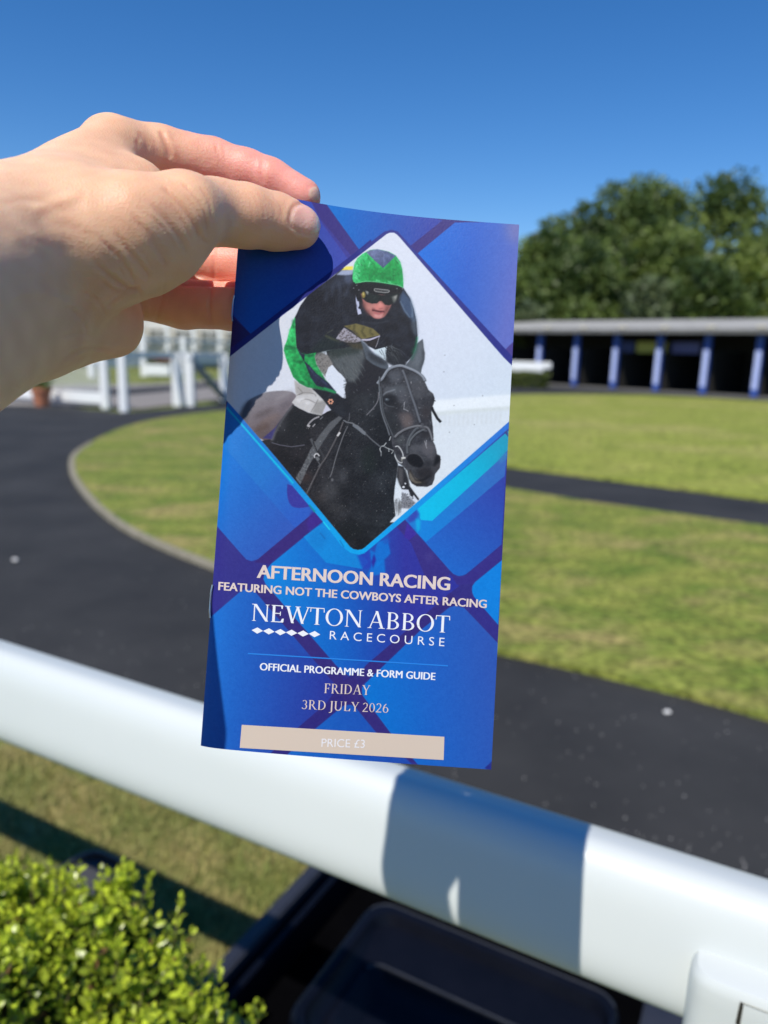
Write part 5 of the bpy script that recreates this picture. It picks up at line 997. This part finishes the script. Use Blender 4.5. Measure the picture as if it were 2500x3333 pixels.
B1 = AV[None] * a[:, None] + BV2[None] * b_[:, None]; B1[:, 2] = zt; U1 = np.stack([g.normal(0, .42, N1), g.normal(0, .42, N1), np.ones(N1)], 1); L1 = g.uniform(.022, .058, N1) * (1 + .5 * (g.random(N1) < .06))
N2 = 900; z2 = g.uniform(.35, .8, N2); bb = g.uniform(.1, .51, N2); B2 = AV[None] * (-.425) + BV2[None] * bb[:, None]; B2[:, 2] = z2; U2 = AV[None] + np.stack([g.normal(0, .4, N2), g.normal(0, .4, N2), np.full(N2, .6)], 1)
N3 = 420; z3 = g.uniform(.4, .8, N3); aa = g.uniform(-1.0, -.43, N3); B3 = AV[None] * aa[:, None] + BV2[None] * .515; B3[:, 2] = z3; U3 = BV2[None] + np.stack([g.normal(0, .4, N3), g.normal(0, .4, N3), np.full(N3, .7)], 1)
N4 = 500; a4 = g.uniform(-1.7, -1.0, N4); b4 = g.uniform(.1, .52, N4); B4 = AV[None] * a4[:, None] + BV2[None] * b4[:, None]; B4[:, 2] = .80; U4 = np.stack([g.normal(0, .3, N4), g.normal(0, .3, N4), np.ones(N4)], 1)
base = np.vstack([B1, B2, B3, B4]); up = np.vstack([U1, U2, U3, U4]); LL = np.concatenate([L1, np.concatenate([g.uniform(.018, .040, N2), g.uniform(.03, .06, N3 + N4)])])
P, D, Nn, ln, T = shoots(base, up, LL, 150, .0095, .0155, g)
V, F = leaves(P, D, Nn, ln, ln * g.uniform(.24, .36, len(ln)))
me = fast_mesh('foliage', V, F)
young = np.clip((T - .15) / .65, 0, 1) ** 1.1 * g.uniform(.55, 1.15, len(T)); young = np.clip(young, 0, 1)[:, None]
col = np.array((.085, .170, .022)) * (1 - young) + np.array((.60, .70, .055)) * young; col *= g.uniform(.6, 1.3, (len(T), 1)); br = g.random(len(T)) < .02; col[br] = (.20, .11, .05); vcol(me, np.repeat(col, 8, 0))
add_obj('foliage', me, hedge_leaf_mat('box_leaf', .30), hg)
b = MB()
for i in range(0, len(base), 2): b.tube([base[i] - up[i] / np.linalg.norm(up[i]) * .05, base[i], base[i] + up[i] / np.linalg.norm(up[i]) * LL[i] * .9], [.0016, .0013, .0007], 5)
b.build('stems', mat('hedge_stem', (.10, .09, .04), .8), hg)
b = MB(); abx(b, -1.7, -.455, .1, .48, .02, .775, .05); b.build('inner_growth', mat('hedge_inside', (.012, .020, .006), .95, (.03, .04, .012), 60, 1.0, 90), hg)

# ---------------------------------------------------------------- saddling shed
s1 = onz(1868, 1257); s5 = onz(2454, 1293); SD = (s5 - s1); SD[2] = 0; step = np.linalg.norm(SD) / 4; SD /= np.linalg.norm(SD); SN = np.array((SD[1], -SD[0], 0.0))
if SN[1] > 0: SN = -SN                                            # towards the ring
RotS = Matrix((SD, -SN, (0, 0, 1))).transposed()
sp_ = lambda s, n, z: s1 + SD * s + SN * n + np.array((0, 0, z))
shed = root('saddling_shed', tuple(sp_(2 * step, -2, 0)), 'long open fronted saddling shed with blue wrapped posts and a pale fascia roof', 'shed')
def sbx(b, s0, s1_, n0, n1, z0, z1, bev=0.0, mi=0): b.box(sp_((s0 + s1_) / 2, (n0 + n1) / 2, (z0 + z1) / 2), (s1_ - s0, n1 - n0, z1 - z0), RotS, bev, mi)
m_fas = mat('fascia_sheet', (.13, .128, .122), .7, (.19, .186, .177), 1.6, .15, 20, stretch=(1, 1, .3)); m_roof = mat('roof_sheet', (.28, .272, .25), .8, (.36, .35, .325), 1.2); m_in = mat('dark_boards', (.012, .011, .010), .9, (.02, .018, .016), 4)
S0, S1e = -8 * step, 8 * step
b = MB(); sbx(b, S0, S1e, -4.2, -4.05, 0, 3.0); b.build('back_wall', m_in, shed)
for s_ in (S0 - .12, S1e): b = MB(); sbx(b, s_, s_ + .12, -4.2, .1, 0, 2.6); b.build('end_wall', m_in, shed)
b = MB(); sbx(b, S0 - .3, S1e + .3, .50, .60, 2.60, 2.77, .02); b.build('fascia', m_fas, shed)
b = MB(); vs = [b.bm.verts.new(sp_(s, n, z)) for s, n, z in ((S0 - .3, .62, 2.80), (S1e + .3, .62, 2.80), (S1e + .3, -4.3, 3.45), (S0 - .3, -4.3, 3.45))]; lo_ = [b.bm.verts.new(v.co - Vector((0, 0, .03))) for v in vs]
b.bm.faces.new(vs); b.bm.faces.new(lo_[::-1]); [b.bm.faces.new((vs[i], lo_[i], lo_[(i + 1) % 4], vs[(i + 1) % 4])) for i in range(4)]; rf = b.build('roof', m_roof, shed)
m_vent = mat('vent_cream', (.62, .57, .45), .7); m_blue = mat('blue_wrap', (.028, .07, .30), .45, (.035, .085, .34), 5); m_ban = mat('banner_print', (.36, .43, .74), .5, (.44, .51, .80), 3); m_mk = mat('banner_mark', (.62, .66, .84), .5)
for i in range(-5, 7):
    for s in ([i * step] if i != 0 else [0.0]):
        b = MB(); sbx(b, s - .13, s + .13, -.13, .13, 0, 2.62, .02); po = b.build('post', m_blue, shed)
        if -2 <= i <= 5:
            b = MB(); sbx(b, s - .115, s + .115, .132, .138, .32, 1.92)
            for k in range(9):
                z = .44 + k * .165; sbx(b, s - .085, s + .085, .139, .142, z, z + .03, 0, 1); sbx(b, s + (-.085 if k % 2 else .055), s + (-.055 if k % 2 else .085), .139, .142, z + .033, z + .10, 0, 1)
            b.build('banner', [m_ban, m_mk], po)
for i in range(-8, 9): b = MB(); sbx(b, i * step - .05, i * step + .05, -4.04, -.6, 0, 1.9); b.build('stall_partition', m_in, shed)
for (x0, y0, x1, y1, c, lb) in ((2050, 1118, 2148, 1160, (.42, .36, .05), 'dim yellow sign'), (2345, 1135, 2430, 1162, (.10, .09, .20), 'dim violet sign'), (1805, 1110, 1860, 1132, (.05, .06, .16), 'dim navy sign')):
    P0 = onz((x0 + x1) / 2, 1270); s_ = float((P0 - s1) @ SD); wpx = (x1 - x0) / 142 * step
    b = MB(); sbx(b, s_ - wpx / 2, s_ + wpx / 2, -.62, -.58, 1.75, 2.25); o = b.build('sign', mat('sign_' + lb.split()[1], c, .6), shed); o['label'] = lb
for i in range(-1, 6): b = MB(); sbx(b, i * step * .95 + .4, i * step * .95 + .75, .3, .55, 2.83, 2.93, .03); b.build('roof_vent', m_vent, rf)
flat('apron', [tuple(sp_(S0, -4.2, 0)[:2]), tuple(sp_(S1e, -4.2, 0)[:2]), tuple(sp_(S1e, 1.5, 0)[:2]), tuple(sp_(S0, 1.5, 0)[:2])], .008, m_conc)
# ---------------------------------------------------------------- trees
def tree(name, label, px_, top, wpx, dist, n, cols, group, seed, base_z=.3, lean=0.0, leaf=.42, trunk_r=.28):
    g = np.random.default_rng(seed); c = ony(px_, top, dist); zt = c[2]; r = w2c(np.array([[c[0], c[1], 2.0]]))[0]; rad = wpx / 2 / FPX * -r[2]
    cz = zt * .56; hz = zt - cz; cx, cy = c[0], c[1]
    t = root(name, (cx, cy, 0), label, 'tree' if 'shrub' not in name else 'shrub', group)
    nc = 90; d = g.normal(size=(nc, 3)); d /= np.linalg.norm(d, axis=1, keepdims=True); rr = g.uniform(.35, .95, nc) ** .7
    K = np.stack([cx + d[:, 0] * rad * rr, cy + d[:, 1] * rad * rr * .8, cz + d[:, 2] * rr * np.where(d[:, 2] > 0, hz, cz - base_z)], 1); kr = g.uniform(.20, .38, nc) * rad
    K[0] = (cx + lean, cy, zt - kr[0] * .7)
    j = g.integers(0, nc, n); e = g.normal(size=(n, 3)); e /= np.linalg.norm(e, axis=1, keepdims=True); P = K[j] + e * kr[j][:, None] * (g.uniform(.45, 1.05, (n, 1))) * np.array((1, 1, .8))
    P[:, 2] = np.maximum(P[:, 2], .15)
    D = e + g.normal(size=(n, 3)) * .8; Nn = g.normal(size=(n, 3)) + e; ln = g.uniform(.6, 1.3, n) * leaf
    D /= np.linalg.norm(D, axis=1, keepdims=True); Sx = np.cross(D, Nn); Sx /= np.linalg.norm(Sx, axis=1, keepdims=True)
    V = np.stack([P, P + D * ln[:, None] * .5 - Sx * ln[:, None] * .34, P + D * ln[:, None], P + D * ln[:, None] * .5 + Sx * ln[:, None] * .34], 1).reshape(-1, 3)
    me = fast_mesh('crown', V, np.arange(n * 4).reshape(n, 4), False)
    kc = g.random(nc)[:, None] ** 1.2; col = np.array(cols[0]) * (1 - kc[j]) + np.array(cols[1]) * kc[j]; col *= g.uniform(.75, 1.25, (n, 1)); vcol(me, np.repeat(col, 4, 0))
    add_obj('crown', me, M_LEAF, t)
    b = MB(); b.tube([(cx, cy, -.05), (cx + .1, cy, zt * .25), (cx - .1, cy + .1, zt * .5), (cx + lean * .6, cy, zt * .85)], [trunk_r * 1.2, trunk_r, trunk_r * .7, trunk_r * .25], 10)
    for k in range(1, 12): q = K[k]; b.tube([(cx, cy, zt * g.uniform(.22, .5)), tuple((np.array((cx, cy, zt * .5)) + q) / 2), tuple(q)], [trunk_r * .4, trunk_r * .25, trunk_r * .1], 6)
    b.build('trunk', M_BARK, t); return t
M_LEAF = hedge_leaf_mat('tree_leaf', .28); M_LEAF.node_tree.nodes['Principled BSDF'].inputs['Roughness'].default_value = .55; M_BARK = mat('bark', (.06, .05, .035), .9, (.10, .085, .06), 6, .5)
dk = ((.042, .078, .018), (.165, .225, .048)); md = ((.055, .100, .022), (.205, .265, .055)); lt = ((.13, .18, .028), (.30, .35, .06)); gy = ((.075, .11, .045), (.20, .24, .11))
G = 'trees behind the saddling shed'
for a_ in (('tree', 'low spreading tree behind the shed roof, next to the booklet', 1750, 765, 330, 52, 14000, dk, G, 1), ('tree', 'dark rounded tree standing left of the tallest tree behind the shed', 1905, 668, 320, 56, 17000, dk, G, 2, .3, .4),
           ('tree', 'tallest dark tree with a pointed crown behind the shed', 2090, 572, 370, 60, 22000, dk, G, 3, .3, .3), ('tree', 'broad thin crowned tree with sky showing through, right of the tallest tree', 2350, 575, 370, 63, 11000, md, G, 4, 3.0), ('tree', 'mid green tree cut by the right edge of the picture', 2630, 700, 360, 58, 13000, md, G, 5),
           ('tree', 'bright yellow green tree low in front at the right edge', 2470, 845, 360, 50, 14000, lt, G, 6), ('tree', 'dark tree filling the gap below the two tallest crowns', 2225, 740, 380, 56, 17000, md, G, 7), ('shrub', 'pale grey green shrub rising over the shed roof under the tallest tree', 2120, 905, 170, 47, 5000, gy, None, 8), ('shrub', 'pale green shrub above the roof beside the booklet', 1735, 985, 120, 46, 3500, gy, None, 9), ('tree', 'round dark tree low behind the roof between booklet and tallest tree', 1870, 800, 380, 51, 15000, dk, G, 10),
           ('tree', 'tree whose top just shows above the wrist at the left edge', -128, 500, 330, 46, 9000, dk, None, 11), ('tree', 'dark tree hidden mostly behind the booklet', 1530, 860, 360, 60, 9000, dk, G, 12), ('tree', 'dark bushy tree low behind the shed below the thin crowned tree', 2300, 860, 330, 48, 13000, dk, G, 13)):
    tree(*a_)
# ---------------------------------------------------------------- white fences, gate, building and plants on the far left
m_wood = mat('white_paint', (.74, .75, .74), .5, (.80, .80, .79), 6); m_grey = mat('grey_blue_metal', (.22, .26, .31), .5, (.26, .30, .35), 5)
def posts(parent, pts, h, w, m=m_wood):
    for p in pts: b = MB(); b.box((p[0], p[1], h / 2), (w, w, h), None, .01); b.build('post', m, parent)
def rail_(parent, p, q, z, t, d=.06, name='rail', m=m_wood, z2=None): b = MB(); b.bar((p[0], p[1], z), (q[0], q[1], z if z2 is None else z2), d, t, .008); return b.build(name, m, parent)
pA, pB, pC, pD, pE = onz(130, 1314), onz(345, 1331), onz(405, 1341), onz(580, 1322), onz(732, 1306)
pF = pA + (pA - pB) * .8
fa = root('mesh_fence', tuple(pB), 'white framed wire mesh fence panel below the wrist, left of the gate', 'fence'); posts(fa, [pB, pF], 1.15, .17); rail_(fa, pF, pB, .24, .26, name='bottom_board'); rail_(fa, pF, pB, 1.12, .10)
b = MB()
for z in np.linspace(.45, 1.0, 8): b.bar((pF[0], pF[1], z), (pB[0], pB[1], z), .012, .012)
for s in np.linspace(0, 1, 44): q = pF + (pB - pF) * s; b.bar((q[0], q[1], .35), (q[0], q[1], 1.08), .008, .008)
b.build('wire_mesh', m_wood, fa)
gt = root('gate', tuple(pD), 'white painted gate with square posts and a grey diagonal brace', 'gate'); posts(gt, [pC], 1.32, .17); posts(gt, [pD, pD + np.array((.28, .1, 0)), pE], 1.30, .22); rail_(gt, pC, pE, 1.25, .14); rail_(gt, pD, pE, 1.02, .05, m=m_grey)
b = MB(); b.bar((pD[0] + .3, pD[1], 1.2), (pE[0], pE[1] - .1, .12), .16, .12); b.build('brace', m_grey, gt)
q0, q1, q2, q3 = onz(300, 1228), onz(470, 1225), onz(600, 1219), onz(800, 1212)
ff = root('paddock_fence', tuple(q1), 'far white paddock fence seen through the gate', 'fence'); posts(ff, [q0, q1, q2, q3, q3 + (q3 - q2)], 1.9, .26); rail_(ff, q0, q3, .62, .38, name='rail'); rail_(ff, q0, q3, 1.72, .16)
hd = root('garden_hedge', tuple(ony(560, 1165, 52)), 'low dark green hedge beyond the white paddock fence', 'hedge')
def bushy(parent, c, size, n, cols, leaf, seed, mname='foliage'):
    g = np.random.default_rng(seed); P = (g.random((n, 3)) - .5) * np.array(size) + np.array(c); e = g.normal(size=(n, 3)); D = e / np.linalg.norm(e, axis=1, keepdims=True); Sx = np.cross(D, g.normal(size=(n, 3))); Sx /= np.linalg.norm(Sx, axis=1, keepdims=True); ln = g.uniform(.6, 1.2, (n, 1)) * leaf
    V = np.stack([P, P + D * ln * .5 - Sx * ln * .3, P + D * ln, P + D * ln * .5 + Sx * ln * .3], 1).reshape(-1, 3); me = fast_mesh(mname, V, np.arange(4 * n).reshape(n, 4), False); k = g.random((n, 1)); vcol(me, np.repeat(np.array(cols[0]) * (1 - k) + np.array(cols[1]) * k, 4, 0)); add_obj(mname, me, M_LEAF, parent)
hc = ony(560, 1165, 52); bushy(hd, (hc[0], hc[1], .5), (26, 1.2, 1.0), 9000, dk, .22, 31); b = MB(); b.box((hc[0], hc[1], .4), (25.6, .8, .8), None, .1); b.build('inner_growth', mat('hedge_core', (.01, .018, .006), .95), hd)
fl = root('flower_planter', tuple(onz(530, 1228)), 'white planter of orange flowers behind the gate', 'planter'); fc_ = onz(530, 1228); b = MB(); b.box((fc_[0], fc_[1] - .6, .35), (1.1, .4, .5), None, .03); b.build('planter_box', m_wood, fl); bushy(fl, (fc_[0], fc_[1] - .6, .78), (1.1, .4, .36), 500, ((.06, .10, .02), (.09, .14, .03)), .12, 33); bushy(fl, (fc_[0] + .1, fc_[1] - .6, .92), (.95, .4, .24), 420, ((.62, .14, .05), (.70, .22, .10)), .12, 34, 'flowers')
tp = root('terracotta_pot', tuple(onz(138, 1322)), 'terracotta pot with a small plant at the end of the mesh fence', 'pot'); c = onz(138, 1322); b = MB(); b.lathe([(.15, 0), (.22, .34), (.245, .35), (.245, .43), (.21, .43), (.19, .34)], c, 24); b.build('pot_body', mat('terracotta', (.42, .15, .075), .8, (.50, .19, .10), 8), tp, True); bushy(tp, (c[0], c[1], .52), (.40, .40, .24), 300, md, .1, 35)
m_cream = mat('cream_render', (.50, .475, .42), .85, (.56, .535, .48), 1.5); m_pane = mat('window_glass', (.16, .16, .15), .3, (.22, .22, .2), 1)
bd = root('clubhouse', tuple(ony(520, 1170, 62)), 'cream clubhouse with a white veranda behind the gate', 'building'); Bc = ony(520, 1175, 62); bx, by = Bc[0], 62.0
b = MB(); b.box((bx - 6, by + 3, 1.9), (26, 6, 3.8)); wl = b.build('wall', m_cream, bd)
b = MB(); b.box((bx - 6, by + 3, 3.95), (26.6, 6.5, .3), None, .05); b.box((bx - 6, by + 3.4, 4.5), (25, 5, .9), None, .3); b.build('roof', mat('roof_felt', (.30, .29, .28), .8), bd)
for k in range(-6, 5):
    x = bx + k * 2.1; b = MB(); b.box((x, by - .03, 2.1), (1.5, .1, 1.1)); w_ = b.build('window', m_pane, bd); b = MB(); b.box((x, by - .1, 2.72), (1.66, .1, .1)); b.box((x, by - .1, 1.48), (1.66, .12, .1)); b.box((x, by - .1, 2.1), (.08, .1, 1.14)); b.build('frame', m_wood, w_)
    b = MB(); b.box((x + 1.05, by - 1.2, 1.6), (.34, .34, 3.2), None, .02); b.build('veranda_column', m_wood, bd)
b = MB(); b.box((bx - 6, by - 1.2, 3.1), (26, .12, .2)); b.build('veranda_rail', m_wood, bd)
# white rail end with a low hedge beside the shed
r0 = onz(1765, 1262); r1 = onz(1500, 1250); re = root('ring_rail', tuple(r0), 'white rail with short pickets ending right beside the booklet, before the shed', 'rail'); rz_ = 1.02
b = MB(); b.bar((r1[0], r1[1], rz_), (r0[0] + .35, r0[1], rz_), .16, .30, .03); b.build('top_rail', m_wood, re)
b = MB()
for s in np.linspace(0, .97, 22): q = r1 + (r0 - r1) * s; b.bar((q[0], q[1], .02), (q[0], q[1], .9), .16, .06)
b.build('picket', m_wood, re)
lh = root('low_hedge', tuple(r0), 'low clipped hedge at the foot of the white rail beside the booklet', 'hedge'); mid = (r0 + r1) / 2; ln_ = float(np.linalg.norm(r0 - r1)); 
g = np.random.default_rng(40); n = 6000; s = g.uniform(-.5, .5, (n, 1)); P = mid + (r0 - r1) * s + np.stack([g.uniform(-.1, .1, n), -.75 + g.uniform(-.5, .5, n), g.uniform(.05, .72, n)], 1); D = g.normal(size=(n, 3)); Sx = np.cross(D, g.normal(size=(n, 3))); D /= np.linalg.norm(D, axis=1, keepdims=True); Sx /= np.linalg.norm(Sx, axis=1, keepdims=True)
V = np.stack([P, P + D * .06 - Sx * .04, P + D * .13, P + D * .06 + Sx * .04], 1).reshape(-1, 3); me = fast_mesh('foliage', V, np.arange(4 * n).reshape(n, 4), False); k = g.random((n, 1)); vcol(me, np.repeat(np.array((.05, .08, .012)) * (1 - k) + np.array((.16, .19, .03)) * k, 4, 0)); add_obj('foliage', me, M_LEAF, lh)
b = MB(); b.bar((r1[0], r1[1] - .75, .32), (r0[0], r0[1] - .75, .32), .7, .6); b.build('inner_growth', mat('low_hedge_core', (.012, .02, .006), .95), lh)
